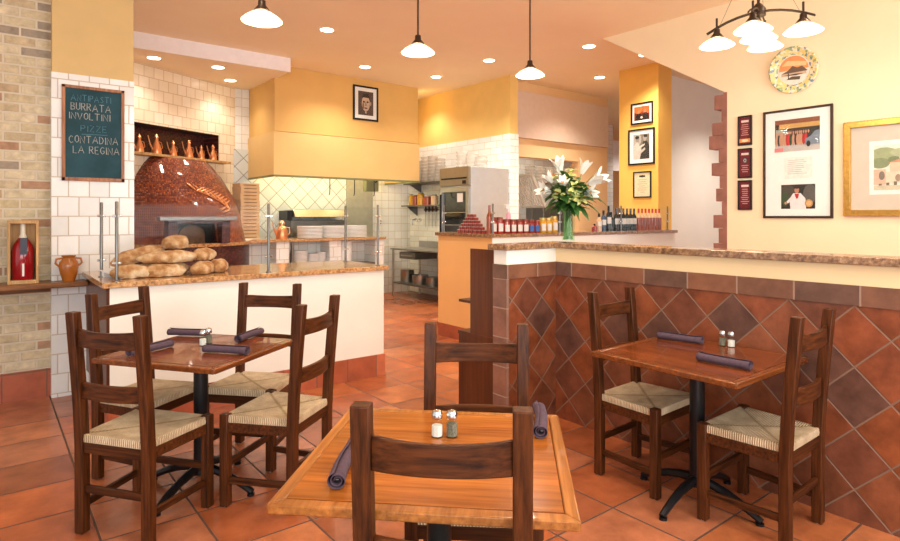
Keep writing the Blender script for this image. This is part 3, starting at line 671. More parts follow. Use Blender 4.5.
# left shelf, wine box, jug, chalkboard
ls = thing('wall_ledge', 'narrow brown wooden ledge along the brick wall under the wine box', 'shelf', (-2, 5.62, .925))
MB().box(-1.5, 2.66, 0, .33, 0, .04).build('board', M['shelf_x'], ls, bevel=.008)
MB().box(-1.5, 2.42, .24, .32, -.05, 0).build('batten', M['shelf_x'], ls)
wb = thing('wine_box', 'open pale pine presentation box holding a big red bottle', 'box', (.232, 5.72, .965))
mb = MB(); mb.box(-.1, -.082, 0, .13, 0, .5); mb.box(.082, .1, 0, .13, 0, .5); mb.box(-.082, .082, 0, .13, .475, .5); mb.box(-.082, .082, 0, .13, 0, .03)
mb.build('case', M['pale_wood'], wb, bevel=.002); MB().box(-.098, .098, .125, .135, .0, .5).build('back_board', M['pale_wood'], wb)
bt = thing('demijohn', 'big red wine bottle with cream neck standing inside the pine box', 'bottle', (.232, 5.782, .997))
MB().lathe([(.066, 0), (.073, .01), (.074, .22), (.065, .27), (.03, .33)], seg=24).build('body', M['redwine'], bt)
MB().lathe([(.034, .32), (.018, .36), (.017, .455), (.02, .458), (.02, .468)], seg=16).build('neck_foil', M['foil'], bt)
MB().box(-.02, .024, -.077, -.055, .2, .33).build('hang_tag', M['label_d'], bt); MB().box(-.008, .006, -.076, -.07, .03, .13).build('side_label', M['label'], bt)
jg = thing('clay_jug', 'small amber glazed two-handled clay jug on the wooden ledge', 'jug', (.535, 5.735, .965))
MB().lathe([(.042, 0), (.045, .01), (.06, .06), (.072, .12), (.066, .16), (.045, .185), (.043, .195), (.055, .21), (.052, .212), (.038, .195)], seg=24).build('body', M['clay'], jg)
for s_ in (-1, 1): MB().tube([(s_ * .045, 0, .19), (s_ * .085, 0, .185), (s_ * .092, 0, .15), (s_ * .066, 0, .125)], .008, 8).build('handle', M['clay'], jg)

cb = thing('chalkboard', 'teal chalkboard in a reddish wood frame on the tiled pillar', 'chalkboard', (.725, 5.845, 2.195))
fw_, fh_ = .46, .80
mb = MB(); mb.box(-fw_/2, -fw_/2 + .025, -.025, 0, -fh_/2, fh_/2); mb.box(fw_/2 - .025, fw_/2, -.025, 0, -fh_/2, fh_/2); mb.box(-fw_/2, fw_/2, -.025, 0, fh_/2 - .025, fh_/2); mb.box(-fw_/2, fw_/2, -.025, 0, -fh_/2, -fh_/2 + .03)
mb.build('frame', M['board_frame'], cb, bevel=.003); MB().box(-fw_/2 + .02, fw_/2 - .02, -.012, 0, -fh_/2 + .02, fh_/2 - .02).build('writing_surface', M['board'], cb)
FONT = {'A': [[(0,0),(.45,1),(.9,0)],[(.18,.38),(.72,.38)]], 'N': [[(0,0),(0,1),(.7,0),(.7,1)]], 'T': [[(0,1),(.8,1)],[(.4,1),(.4,0)]], 'I': [[(.1,0),(.1,1)]],
 'P': [[(0,0),(0,1),(.5,.95),(.6,.72),(.45,.5),(0,.48)]], 'S': [[(.6,.85),(.3,1),(.05,.8),(.3,.52),(.58,.25),(.3,0),(0,.15)]], 'B': [[(0,0),(0,1),(.5,.9),(.5,.62),(0,.53),(.6,.4),(.58,.1),(0,0)]],
 'U': [[(0,1),(0,.2),(.3,0),(.6,.2),(.6,1)]], 'R': [[(0,0),(0,1),(.5,.95),(.58,.72),(.4,.52),(0,.5)],[(.25,.5),(.65,0)]], 'V': [[(0,1),(.38,0),(.75,1)]],
 'O': [[(.35,1),(.05,.75),(.05,.25),(.35,0),(.65,.25),(.65,.75),(.35,1)]], 'L': [[(0,1),(0,0),(.55,0)]], 'Z': [[(0,1),(.6,1),(0,0),(.65,0)]], 'E': [[(.55,1),(0,1),(0,0),(.58,0)],[(0,.52),(.45,.52)]],
 'C': [[(.65,.85),(.35,1),(.05,.7),(.05,.3),(.35,0),(.68,.15)]], 'D': [[(0,0),(0,1),(.45,.88),(.65,.5),(.45,.1),(0,0)]], 'G': [[(.65,.85),(.35,1),(.05,.7),(.05,.3),(.35,0),(.65,.2),(.65,.45),(.4,.45)]]}
def chalk_line(txt, cx, z, hgt, width, mat, parent):
    rnd = random.Random(hash(txt) % 1000 if False else len(txt) * 7 + int(z * 100)); mb = MB()
    adv = []; x = 0
    for ch in txt:
        if ch == ' ': x += .6; continue
        g = FONT[ch]; wd = max(p[0] for s in g for p in s); adv.append((ch, x)); x += wd + .28
    k = width / (x - .28)
    for ch, x0 in adv:
        dz = rnd.uniform(-.06, .06) * hgt
        for s in FONT[ch]:
            mb.tube([(cx - width/2 + (x0 + px) * k, -.0135, z + dz + pz * hgt) for px, pz in s], .0032, 5)
    mb.build('chalk_writing', mat, parent)
chalk_line('ANTIPASTI', -.02, .275, .05, .29, M['chalk_b'], cb)
chalk_line('BURRATA', -.02, .195, .06, .29, M['chalk'], cb)
chalk_line('INVOLTINI', -.03, .12, .055, .30, M['chalk'], cb)
chalk_line('PIZZE', .0, .02, .05, .19, M['chalk_b'], cb)
MB().tube([(-.09, -.0135, -.005), (.1, -.0135, .0)], .003, 5).build('chalk_underline', M['chalk_b'], cb)
chalk_line('CONTADINA', .0, -.08, .06, .36, M['chalk'], cb)
chalk_line('LA REGINA', .02, -.165, .06, .34, M['chalk'], cb)

# ------------------------------------------------------------------ chairs
def make_chair(label):
    c = thing('ladderback_chair', label, 'chair')
    H = 1.053
    for s_ in (-1, 1):
        x = s_ * .191
        prof_ = [(0.004, -.185), (.2, -.185), (.42, -.186), (.6, -.195), (.8, -.212), (H, -.235)]
        hw_ = .0235; rings = []
        for z, y in prof_:
            yy = y; rings.append([(x - hw_, yy - hw_, z), (x + hw_, yy - hw_, z), (x + hw_, yy + hw_, z), (x - hw_, yy + hw_, z)])
        p = MB().loft(rings).build('back_post', M['chair_z'], c, bevel=.004)
        MB().lathe([(.014, 0), (.014, .006)], (x, -.185, 0), 10).build('foot_glide', M['white'], p)
        xf = s_ * .215
        f_ = MB().box(xf - .023, xf + .023, .162, .208, .004, .478).build('front_leg', M['chair_z'], c, bevel=.004)
        MB().lathe([(.014, 0), (.014, .006)], (xf, .185, 0), 10).build('foot_glide', M['white'], f_)
        MB().beam((s_ * .188, -.165, .135), (s_ * .214, .165, .135), .02, .034).build('side_stretcher', M['chair_y'], c, bevel=.003)
    MB().box(-.195, .195, .176, .196, .195, .23).build('front_stretcher', M['chair_x'], c, bevel=.003)
    MB().box(-.165, .165, -.195, -.175, .195, .23).build('rear_stretcher', M['chair_x'], c, bevel=.003)
    sf = MB(); sf.box(-.195, .195, .172, .198, .385, .435); sf.box(-.165, .165, -.2, -.174, .385, .435)
    for s_ in (-1, 1): sf.beam((s_ * .188, -.165, .41), (s_ * .213, .165, .41), .024, .05)
    sf.build('seat_frame', M['chair_x'], c, bevel=.002)
    def rail(z0, z1, yb, arch=.0):
        n = 12; rings = []
        for i in range(n + 1):
            x = -.168 + .336 * i / n; b = (1 - (x / .168) ** 2); y = yb - .026 * b; zt = z1 - .008 * b * arch
            rings.append([(x, y - .010, z0), (x, y + .010, z0), (x, y + .010, zt), (x, y - .010, zt)])
        return MB().loft(rings).build('back_slat', M['chair_x'], c, bevel=.003)
    rail(.892, .975, -.223, 1); rail(.645, .72, -.198)
    # rush seat
    mb = MB(); n = 22; rings = []
    def hx(y): return .196 + (y + .2) / .4 * .03
    for j in range(n + 1):
        v = -1 + 2 * j / n; row = []
        for i in range(n + 1):
            u = -1 + 2 * i / n
            sq = lambda t_: math.copysign(1 - (1 - abs(t_)) ** 1.7, t_)
            y = sq(v) * .2; x = sq(u) * hx(y)
            e = max(abs(u), abs(v)); z = .476 - .012 * (1 - e ** 2) - (.028 * ((e - .86) / .14) ** 2 if e > .86 else 0)
            z -= .006 * max(0, 1 - abs(abs(u) - abs(v)) * 9) * e
            row.append((x, y, z))
        rings.append(row)
    b = len(mb.v)
    for r in rings: mb.v += r
    for j in range(n):
        for i in range(n): mb.f.append([j*(n+1)+i, j*(n+1)+i+1, (j+1)*(n+1)+i+1, (j+1)*(n+1)+i]); mb.m.append(0)
    loop = [i for i in range(n + 1)] + [j*(n+1)+n for j in range(1, n + 1)] + [n*(n+1)+i for i in range(n - 1, -1, -1)] + [j*(n+1) for j in range(n - 1, 0, -1)]
    low = []
    for k in loop: x, y, z = mb.v[k]; low.append(len(mb.v)); mb.v.append((x * .985, y * .985, .434))
    for k in range(len(loop)):
        k2 = (k + 1) % len(loop); mb.f.append([loop[k], low[k], low[k2], loop[k2]]); mb.m.append(0)
    mb.f.append(low[::-1]); mb.m.append(0)
    mb.build('seat', M['rush'], c, sharp=60)
    return c
def chair_at(c, rear, head, label=None):
    fx, fy = math.cos(R(head)), math.sin(R(head))
    loc = (rear[0] + fx * .185, rear[1] + fy * .185, 0); rz = R(head - 90)
    if label: return dup(c, loc, rz, label)
    c.location = loc; c.rotation_euler = (0, 0, rz); return c
CH = [((.472, 3.12), 36, 'dark walnut rush-seat chair at the left table, nearest the brick wall, back to the viewer'),
      ((.66, 4.0), -55, 'dark walnut rush-seat chair between the left table and the left end of the bread counter'),
      ((1.45, 3.79), 222, 'dark walnut rush-seat chair at the left table, before the middle of the white counter'),
      ((1.37, 2.95), 127, 'dark walnut rush-seat chair at the right side of the left table, turned left'),
      ((.875, 1.138), 46, 'dark walnut chair in the foreground with its back against the front table edge'),
      ((1.57, 1.823), 228, 'dark walnut chair on the far side of the front table, facing the viewer'),
      ((2.994, 2.163), -88, 'dark walnut rush-seat chair at the left end of the table by the slate tile wall'),
      ((3.01, 1.152), 91, 'dark walnut rush-seat chair at the right end of the table by the slate tile wall')]
c0 = make_chair(CH[0][2]); c0['group'] = 'ladderback chairs around the tables'; chair_at(c0, CH[0][0], CH[0][1])
for rear, head, lb in CH[1:]: chair_at(c0, rear, head, lb)

# ------------------------------------------------------------------ tables
def table(label, x, y, sx, sy, rz, tone, trim):
    tb = thing('dining_table', label, 'table', (x, y, 0), R(rz), 'square pedestal tables')
    e = .038
    MB().box(-sx/2 + e, sx/2 - e, -sy/2 + e, sy/2 - e, .742, .770).build('tabletop', tone, tb, bevel=.001)
    tr = MB(); o = .0015
    def ringpoly(a, b): return [(-a, -b), (a, -b), (a, b), (-a, b)]
    A_, B_ = sx/2, sy/2; a1, b1 = A_ - e + o, B_ - e + o
    for P4 in ([(-A_, -B_), (A_, -B_), (a1, -b1), (-a1, -b1)], [(A_, -B_), (A_, B_), (a1, b1), (a1, -b1)], [(A_, B_), (-A_, B_), (-a1, b1), (a1, b1)], [(-A_, B_), (-A_, -B_), (-a1, -b1), (-a1, b1)]):
        tr.prism(P4, .742, .7695)
    tr.build('edge_trim', trim, tb, bevel=.005)
    MB().box(-sx/2 + .06, sx/2 - .06, -sy/2 + .06, sy/2 - .06, .728, .742).build('underframe', M['black'], tb)
    MB().lathe([(.11, .728), (.11, .72), (.038, .715), (.038, .13), (.05, .12), (.05, .085)], seg=20).build('column', M['black'], tb)
    for k in range(4):
        a = R(90 * k); pts = []
        for u in (0, .2, .45, .7, .9, 1): pts.append((math.cos(a) * (.03 + .30 * u), math.sin(a) * (.03 + .30 * u), .115 - .095 * u ** 1.8))
        MB().tube(pts, [.024, .024, .022, .02, .018, .016], 8).build('foot', M['black'], tb)
        # levelling pad joined with the foot end
        MB().lathe([(.02, 0), (.02, .012)], (math.cos(a) * .32, math.sin(a) * .32, 0), 10).build('foot_pad', M['black'], tb)
    return tb
table('honey brown square table with four chairs in front of the bread counter', .935, 3.415, .72, .75, 35, M['top_d'], M['trim_d'])
table('honey brown square table in the foreground with two purple napkins', 1.107, 1.462, .765, .785, 45.5, M['top_y'], M['trim_wood'])
table('honey brown table standing against the slate tile half wall', 2.95, 1.64, .765, .79, 0, M['top_d'], M['trim_d'])

# napkins
def napkin(label, x, y, ang, L=.25):
    n = thing('napkin_roll', label, 'napkin', (x, y, .770), R(ang), 'rolled purple-grey napkins')
    mb = MB(); rings = []
    for i in range(15):
        u = i / 14; xx = -L/2 + L * u; ring = []
        fl = 1 + .10 * abs(2 * u - 1) ** 3
        for k in range(46):
            a = 2 * math.pi * 2.2 * k / 45; r = (.007 + .0145 * k / 45) * fl
            ring.append((xx + .006 * k / 45 * (1 if u > .5 else -1), math.cos(a) * r * 1.15 + .004 * math.sin(5 * u + x * 30), .0235 + math.sin(a) * r))
        rings.append(ring)
    mb.loft(rings, False, False); o = mb.build('cloth', M['napkin'], n, sharp=80)
    so = o.modifiers.new('solid', 'SOLIDIFY'); so.thickness = .0018; so.offset = 0
    fk = MB(); fk.box(-L/2 + .01, L/2 - .02, -.004, .004, .021, .024); fk.build('cutlery', M['steel_d'], n)
napkin('rolled napkin at the far left side of the left table, behind the shakers', .967, 3.80, -49)
napkin('rolled napkin on the left table beside the brick side chair', .70, 3.49, 26)
napkin('rolled napkin nearest the viewer on the left table', 1.0, 3.19, -53)
napkin('rolled napkin at the right edge of the left table', 1.235, 3.50, 41)
napkin('rolled napkin on the left of the foreground table', .815, 1.52, 50)
napkin('rolled napkin on the right of the foreground table', 1.52, 1.42, 45)
napkin('rolled napkin on the wall table beside its left chair', 3.17, 1.87, -79)
napkin('rolled napkin on the wall table nearest the viewer', 2.83, 1.44, -90)

def shaker(label, x, y, fill):
    s = thing('salt_shaker' if fill == 'salt' else 'pepper_shaker', label, 'shaker', (x, y, .770), .3, 'glass shakers on the tables')
    MB().lathe([(.020, 0), (.021, .003), (.020, .05), (.016, .062)], seg=8).build('glass_body', M['glass_g'], s)
    MB().lathe([(.018, .004), (.018, .038 if fill == 'salt' else .045), (.002, .04 if fill == 'salt' else .047)], seg=8).build('filling', M[fill], s)
    MB().lathe([(.0175, .060), (.0185, .064), (.0185, .076), (.014, .086), (.003, .09)], seg=16).build('cap', M['chrome'], s)
shaker('salt shaker, left of the pair on the left table', .962, 3.475, 'salt'); shaker('pepper shaker, right of the pair on the left table', 1.005, 3.515, 'pepper')
shaker('salt shaker, left of the pair on the foreground table', 1.174, 1.561, 'salt'); shaker('pepper shaker, right of the pair on the foreground table', 1.212, 1.53, 'pepper')
shaker('pepper shaker, left of the pair on the wall table', 3.255, 1.66, 'pepper'); shaker('salt shaker, right of the pair on the wall table', 3.265, 1.615, 'salt')

# ------------------------------------------------------------------ server station
ss = thing('server_station', 'dark brown open shelf cabinet standing at the end of the tiled half wall', 'cabinet', (2.87, 3.12, 0))
MB().box(0, .45, .0, .42, 0, .595).build('base_cabinet', M['cab'], ss, bevel=.003)
MB().box(0, .02, .0, .28, .595, 1.255).build('side_panel', M['cab'], ss); MB().box(.02, .45, 0, .02, .595, 1.255).build('back_panel', M['cab'], ss)
for z in (.84,): MB().box(.002, .45, .02, .42, z, z + .02).build('shelf', M['cab'], ss)
MB().box(-.002, .45, .0, .425, .595, .62).build('shelf', M['cab'], ss)

# ------------------------------------------------------------------ jar counter contents
def jar_line(px): return 4.95 - (px - 4.5) * .0533
g2 = thing('sneeze_guard', 'clear glass guard on steel posts along the jar counter', 'sneeze guard', (4.5, 4.95, 1.295))
P2 = [(.03, .93), (.04, .03), (1.12, -.02), (2.28, -.09), (3.33, -.14)]
for x, y in P2: post(g2, x, y, 0, .34)
mb = MB(); mb.box(.03, .036, .06, .90, .03, .33); mb.build('glass_pane', M['glass'], g2)
for (x0, y0), (x1, y1) in zip(P2[1:-1], P2[2:]): MB().beam((x0 + .03, y0, .18), (x1 - .03, y1, .18), .006, .30).build('glass_pane', M['glass'], g2)
can0 = None
rows = [(7, 'bottom'), (6, 'second'), (5, 'third'), (4, 'fourth'), (3, 'fifth'), (2, 'top')]
for r_i, (n, nm) in enumerate(rows):
    for k in range(n):
        lb = 'small red tin in the %s row of the pyramid, %s from the left' % (nm, ORD[k])
        p = (4.64, 5.47 + .077 * ((n - 1) / 2 - k) , 1.295 + r_i * .0385)
        if can0 is None:
            can0 = thing('tin_can', lb, 'tin', p, 0, 'red tins in a pyramid')
            MB().lathe([(.032, 0), (.034, .003), (.033, .005), (.033, .03), (.034, .032)], seg=14).build('body', M['tin_red'], can0); MB().lathe([(.0345, .0315), (.0345, .0375), (.032, .038)], seg=14).build('lid', M['tin_lid'], can0)
        else: dup(can0, p, 0, lb)
def jar(lb, x, y, fill, lid, label_m, h_=.15, r=.045, grp='preserve jars on the counter'):
    j = thing('preserve_jar', lb, 'jar', (x, y, 1.295), 0, grp)
    MB().lathe([(r * .95, 0), (r, .006), (r, h_ * .74), (r * .8, h_ * .84), (r * .8, h_ * .86)], seg=18).build('body', M[fill], j)
    MB().lathe([(r * .86, h_ * .85), (r * .86, h_), (r * .8, h_ + .002)], seg=18).build('lid', M[lid], j)
    mb = MB(); rr = r + .001; rings = []
    for i in range(9):
        a = R(215 + 80 * i / 8); rings.append([(rr * math.cos(a), rr * math.sin(a), h_ * .14), (rr * math.cos(a), rr * math.sin(a), h_ * .62)])
    mb.loft(rings, False, False).build('label', M[label_m], j)
    return j
xs = [4.60, 4.70, 4.80, 4.90, 5.00, 5.095]
for k, x in enumerate(xs): jar('jar of red sauce with white label, %s from the left end of the jar row' % ORD[k], x, jar_line(x) + .1, 'red_sauce', 'lid_r', 'label', .19 if k < 2 else .165, .045)
for k, x in enumerate((5.19, 5.285)): jar('jar of red sauce with blue label, %s of the two in the jar row' % ('left' if k == 0 else 'right'), x, jar_line(x) + .1, 'red_sauce', 'lid_r', 'label_b', .155, .044)
for k, x in enumerate((5.385, 5.485, 5.585)): jar('jar of yellow pickles with white label, %s of the three yellow ones' % ['left', 'middle', 'right'][k], x, jar_line(x) + .1, 'yellow_sauce', 'lid_y', 'label', .18 if k < 2 else .2, .046)
def bottle(lb, name, x, y, mats, h_=.30, r=.0365, grp=None):
    b = thing(name, lb, 'bottle', (x, y, 1.295), 0, grp); body, neck, cap, lab = mats
    MB().lathe([(r, 0), (r, h_ * .58)], seg=16).build('body', M[body], b)
    MB().lathe([(r, h_ * .58), (r * .85, h_ * .66), (r * .42, h_ * .76), (r * .38, h_ * .80)], seg=16).build('shoulder', M[neck], b)
    MB().lathe([(r * .40, h_ * .80), (r * .40, h_)], seg=12).build('neck', M[cap], b)
    if lab:
        rr = r + .001; rings = []
        for i in range(9):
            a = R(195 + 120 * i / 8); rings.append([(rr * math.cos(a), rr * math.sin(a), h_ * .30), (rr * math.cos(a), rr * math.sin(a), h_ * .55)])
        MB().loft(rings, False, False).build('label', M[lab], b)
    return b
for k in range(6): bottle('dark wine bottle with white label, %s from the left of the row of six' % ORD[k], 'wine_bottle', 6.79 + k * .077, jar_line(6.79 + k * .077) + .12, ('dark_bottle', 'dark_bottle', 'dark_bottle', 'label'), .31, .037, 'row of dark wine bottles')
for k in range(7): bottle('amber vinegar bottle with red neck, %s from the left of the row of seven' % ORD[k], 'vinegar_bottle', 7.275 + k * .079, jar_line(7.275 + k * .079) + .12, ('orange_oil', 'clear_top', 'red_cap', None), .31, .036, 'row of amber bottles')
for x, y, mts, h_, lb in ((6.33, .1, ('red_sauce', 'red_sauce', 'dark', None), .10, 'very short dark red bottle at the left end of the bottle group'), (6.42, .1, ('clear_top', 'clear_top', 'dark', 'label'), .24, 'pale bottle with white label left of the wine bottles'),
                          (6.52, .11, ('blue_bottle', 'blue_bottle', 'dark', 'label'), .28, 'blue-grey bottle with white label left of the wine bottles'), (6.61, .1, ('dark_bottle', 'dark_bottle', 'dark', 'label'), .34, 'tall dark bottle with white label left of the wine row'), (6.70, .13, ('dark_bottle', 'dark_bottle', 'dark', None), .26, 'unlabelled dark bottle beside the glass post left of the wine row')):
    bottle(lb, 'bottle', x, jar_line(x) + y, mts, h_, .036, 'mixed bottles left of the wine row')
bottle('tall amber bottle standing at the corner of the jar counter', 'oil_bottle', 4.56, 5.06, ('orange_oil', 'orange_oil', 'orange_oil', None), .33, .035)
pb = thing('soap_pump', 'white pump bottle with pink soap behind the red jars', 'bottle', (4.88, 5.14 - .06, 1.295))
MB().lathe([(.03, 0), (.03, .22), (.012, .25)], seg=14).build('body', M['soap'], pb); MB().lathe([(.012, .25), (.012, .29)], seg=10).build('collar', M['white'], pb); MB().box(-.05, .02, -.015, .015, .29, .34).build('pump_head', M['white'], pb, bevel=.004)

# ------------------------------------------------------------------ flowers
VX, VY, VZ = 3.462, 2.955, 1.302
va = thing('glass_vase', 'clear green-tinted cylinder vase of lilies on the granite ledge corner', 'vase', (VX, VY, VZ))
MB().lathe([(.05, 0), (.052, .004), (.052, .26), (.055, .268), (.049, .266), (.048, .012)], seg=28).build('glass', M['glass_g'], va)
MB().lathe([(.046, .013), (.046, .17), (.001, .172)], seg=24).build('water', thin_glass('water', (246, 252, 247), .05), va)
M['stem'] = plain('green_stem', (124, 166, 96), .5); M['leaf'] = plain('dark_green_leaf', (58, 104, 44), .45, var=.2, scale=20); M['leaf2'] = plain('fresh_green_leaf', (84, 132, 58), .45, var=.2, scale=20)
M['petal'] = plain('white_petal', (250, 248, 240), .55, var=.02); M['petal_y'] = plain('yellow_green_petal', (222, 226, 136), .55, var=.08); M['anther'] = plain('ochre_anther', (190, 120, 40), .7); M['bud'] = plain('cream_bud', (236, 232, 204), .5, var=.05)
def basis(d):
    d = Vector(d).normalized(); return d.to_track_quat('Z', 'Y').to_matrix().to_4x4()
def petals(mb, tip, d, n, L, wd, flare, cup):
    B = Matrix.Translation(tip) @ basis(d)
    for k in range(n):
        a = 2 * math.pi * k / n + (.3 if k % 2 else 0); Rz = Matrix.Rotation(a, 4, 'Z'); rows_ = []
        for i in range(8):
            u = i / 7; r = .008 + flare * L * u ** 1.6; z = L * (u * cup - .45 * flare * u ** 3 * (1 if cup < .9 else .3)); w2 = wd * math.sin(math.pi * (.12 + .86 * u)) ** .8
            rows_.append([B @ Rz @ Vector((r + .006 * 0, -w2, z + .25 * w2)), B @ Rz @ Vector((r, 0, z)), B @ Rz @ Vector((r, w2, z + .25 * w2))])
        mb.loft(rows_, False, False)
def leaf_blade(mb, base, d, L, wd, droop=.3):
    d = Vector(d).normalized(); side = d.cross(Vector((0, 0, 1)))
    if side.length < .05: side = Vector((1, 0, 0))
    side.normalize(); rows_ = []
    for i in range(8):
        u = i / 7; p = Vector(base) + d * L * u + Vector((0, 0, -droop * L * u * u)); w2 = wd * math.sin(math.pi * min(.98, .06 + .93 * u)) ** .9
        rows_.append([p - side * w2 + Vector((0, 0, .2 * w2)), p, p + side * w2 + Vector((0, 0, .2 * w2))])
    mb.loft(rows_, False, False)
# directions in the room: right of view = (.786,-.618), towards the viewer = (-.618,-.786)
def dirv(right, fwd, up): return Vector((.786 * right - .618 * fwd, -.618 * right - .786 * fwd, up))
FL = [('white', -.085, .02, .60, (-.25, .3, 1), .15, 'tall white trumpet lily, highest at the upper left of the bouquet'),
      ('white', -.08, .12, .46, (-.1, .7, .75), .11, 'white half-open lily at the front centre of the bouquet'),
      ('white', -.20, .08, .42, (-.8, .5, .3), .13, 'white lily leaning out on the left of the bouquet'),
      ('white', .20, .06, .50, (.75, .5, .5), .17, 'wide open white lily on the right of the bouquet'),
      ('white', .14, .0, .60, (.35, .1, 1), .13, 'upright white lily at the upper right of the bouquet'),
      ('white', .13, .14, .41, (.6, .8, .1), .12, 'low white lily at the right front of the bouquet'),
      ('white', -.17, .02, .52, (-.6, .2, .8), .10, 'white lily bud at the far left of the bouquet'),
      ('yellow', .03, .02, .62, (.05, .2, 1), .075, 'topmost yellow-green flower of the bouquet'),
      ('yellow', .0, .05, .57, (-.2, .6, .8), .07, 'yellow-green flower just below the topmost one'),
      ('yellow', .04, .15, .45, (.1, 1, .4), .08, 'yellow-green flower at the centre front of the bouquet'),
      ('yellow', .0, .16, .38, (-.3, 1, .2), .07, 'yellow-green flower low at the centre of the bouquet'),
      ('yellow', .08, .16, .37, (.4, 1, .2), .08, 'yellow-green flower low at the right centre of the bouquet'),
      ('yellow', -.12, .12, .40, (-.6, .8, .2), .07, 'yellow-green flower at the left front of the bouquet'),
      ('yellow', -.13, .0, .56, (-.4, .1, 1), .07, 'cream-yellow bud behind the tall white lily')]
rnd = random.Random(4)
for k, (kind, r_, f_, up, d, sz, lb) in enumerate(FL):
    r_ *= .72; f_ *= .8; up = .27 + (up - .27) * .8; sz *= .92
    fl = thing('lily' if kind == 'white' else 'yellow_lily', lb, 'flower', (VX, VY, VZ), 0, 'flowers in the vase')
    b0 = dirv(rnd.uniform(-.035, .035), rnd.uniform(-.03, .03), .02); top = dirv(r_, f_, up - .02); dd = dirv(*d); 
    mid = dirv(r_ * .2, f_ * .15, .27); pts = [b0, (b0 + mid) / 2, mid, mid.lerp(top, .5) + Vector((0, 0, .02)), top]
    MB().tube(pts, [.004, .004, .004, .0035, .003], 6).build('stem', M['stem'], fl)
    mb = MB()
    if kind == 'white': petals(mb, top, dd, 6, sz, sz * .2, .42, 1.0)
    else: petals(mb, top, dd, 6, sz, sz * .26, .8, .55)
    mb.build('bloom', M['petal'] if kind == 'white' else M['petal_y'], fl)
    mb = MB(); ddn = dd.normalized()
    for q_ in range(4):
        off = Vector((rnd.uniform(-1, 1), rnd.uniform(-1, 1), rnd.uniform(-1, 1))) * .012; mb.ball(top + ddn * sz * .6 + off, .004, .004, .006, 6, 4)
    mb.build('anthers', M['anther'], fl)
    mb = MB()
    for q_ in range(2):
        u = rnd.uniform(.15, .8); p = mid.lerp(top, u); dirn = dirv(rnd.uniform(-1, 1), rnd.uniform(-.6, 1), rnd.uniform(-.1, .6)); mb = MB(); leaf_blade(mb, p, dirn, rnd.uniform(.09, .14), .013); mb.build('leaf', M['leaf2'], fl)
    
LV = ['leafy stem low on the left of the bouquet', 'leafy stem at the lower left front of the bouquet', 'leafy stem low at the centre front of the bouquet', 'leafy stem at the lower right front of the bouquet', 'leafy stem low on the right of the bouquet', 'leafy stem rising behind the right lilies', 'leafy stem in the middle of the bouquet', 'leafy stem behind the left lilies', 'leafy stem among the left front flowers', 'leafy stem among the right front flowers', 'leafy stem at the heart of the bouquet']
for k, lb in enumerate(LV):
    r_, f_, up = [(-.12, .04, .38), (-.08, .10, .36), (0, .12, .34), (.08, .1, .35), (.13, .05, .37), (.1, -.04, .48), (.02, .06, .46), (-.08, -.04, .46), (-.05, .1, .42), (.06, .12, .42), (0, .02, .5)][k]
    fl = thing('leafy_stem', lb, 'foliage', (VX, VY, VZ), 0, 'foliage in the vase')
    b0 = dirv(rnd.uniform(-.036, .036), rnd.uniform(-.03, .03), .02); mid = dirv(r_ * .2, f_ * .2, .26); top = dirv(r_, f_, up)
    MB().tube([b0, mid, mid.lerp(top, .5), top], .003, 6).build('stem', M['stem'], fl)
    mb = MB()
    for q_ in range(13):
        u = .05 + .9 * q_ / 12; p = mid.lerp(top, u); dirn = dirv(r_ * 5 + rnd.uniform(-.8, .8), f_ * 5 + rnd.uniform(-.5, .8), rnd.uniform(-.3, .7)); mb = MB(); leaf_blade(mb, p, dirn, rnd.uniform(.10, .18), .027, rnd.uniform(.1, .5)); mb.build('leaf', M['leaf'], fl)
for k, (r_, up, sgn) in enumerate(((.24, .47, 1), (.19, .53, 1), (.2, .38, 1), (-.2, .38, -1))):
    fl = thing('long_leaf', ['long pointed leaf reaching out to the right of the bouquet', 'long pointed leaf rising at the upper right of the bouquet', 'long pointed leaf drooping at the lower right of the bouquet', 'long thin leaf reaching out to the left of the bouquet'][k], 'leaf', (VX, VY, VZ), 0, 'foliage in the vase')
    mid = dirv(.03 * sgn, .03, .26); st = dirv(r_ * .45, .06, .26 + (up - .26) * .5); MB().tube([dirv(0, 0, .02), mid, st], .0025, 5).build('stem', M['stem'], fl)
    mb = MB(); en = dirv(r_, .06, up); leaf_blade(mb, st, en - st, (en - st).length, .016, .1); mb.build('blade', M['leaf'], fl)

# ------------------------------------------------------------------ pictures
PC = {}
def pc(c):
    if c not in PC: PC[c] = plain('print_ink', c, .6, var=.05, scale=30)
    return PC[c]
def frame(name, label, cat, loc, rz, w_, h_, bar, fm, mounts, art, grp=None, depth=.025):
    f = thing(name, label, cat, loc, rz, grp)
    mb = MB(); a, b = w_ / 2, h_ / 2
    for P4 in ([(-a, -b), (a, -b), (a - bar, -b + bar), (-a + bar, -b + bar)], [(a, -b), (a, b), (a - bar, b - bar), (a - bar, -b + bar)], [(a, b), (-a, b), (-a + bar, b - bar), (a - bar, b - bar)], [(-a, b), (-a, -b), (-a + bar, -b + bar), (-a + bar, b - bar)]):
        mb.prism(P4, -depth, 0, 'y')
    mb.build('frame', fm, f, bevel=.003)
    MB().box(-a + bar * .8, a - bar * .8, -.012, -.002, -b + bar * .8, b - bar * .8).build('mount', mounts, f)
    for ai, (nm, shapes) in enumerate(art):
        mb = MB(); mats = []
        for i, (pts, col) in enumerate(shapes):
            m_ = pc(col)
            if m_ not in mats: mats.append(m_)
            mb.mi = mats.index(m_); mb.flat(pts, -.0125 - .0006 * ai - .00018 * i)
        mb.build(nm, mats, f)
    MB().box(-a + bar * .9, a - bar * .9, -depth * .78, -depth * .78 + .001, -b + bar * .9, b - bar * .9).build('glass', M['glass'], f)
    return f
def rect(x0, x1, z0, z1): return [(x0, z0), (x1, z0), (x1, z1), (x0, z1)]
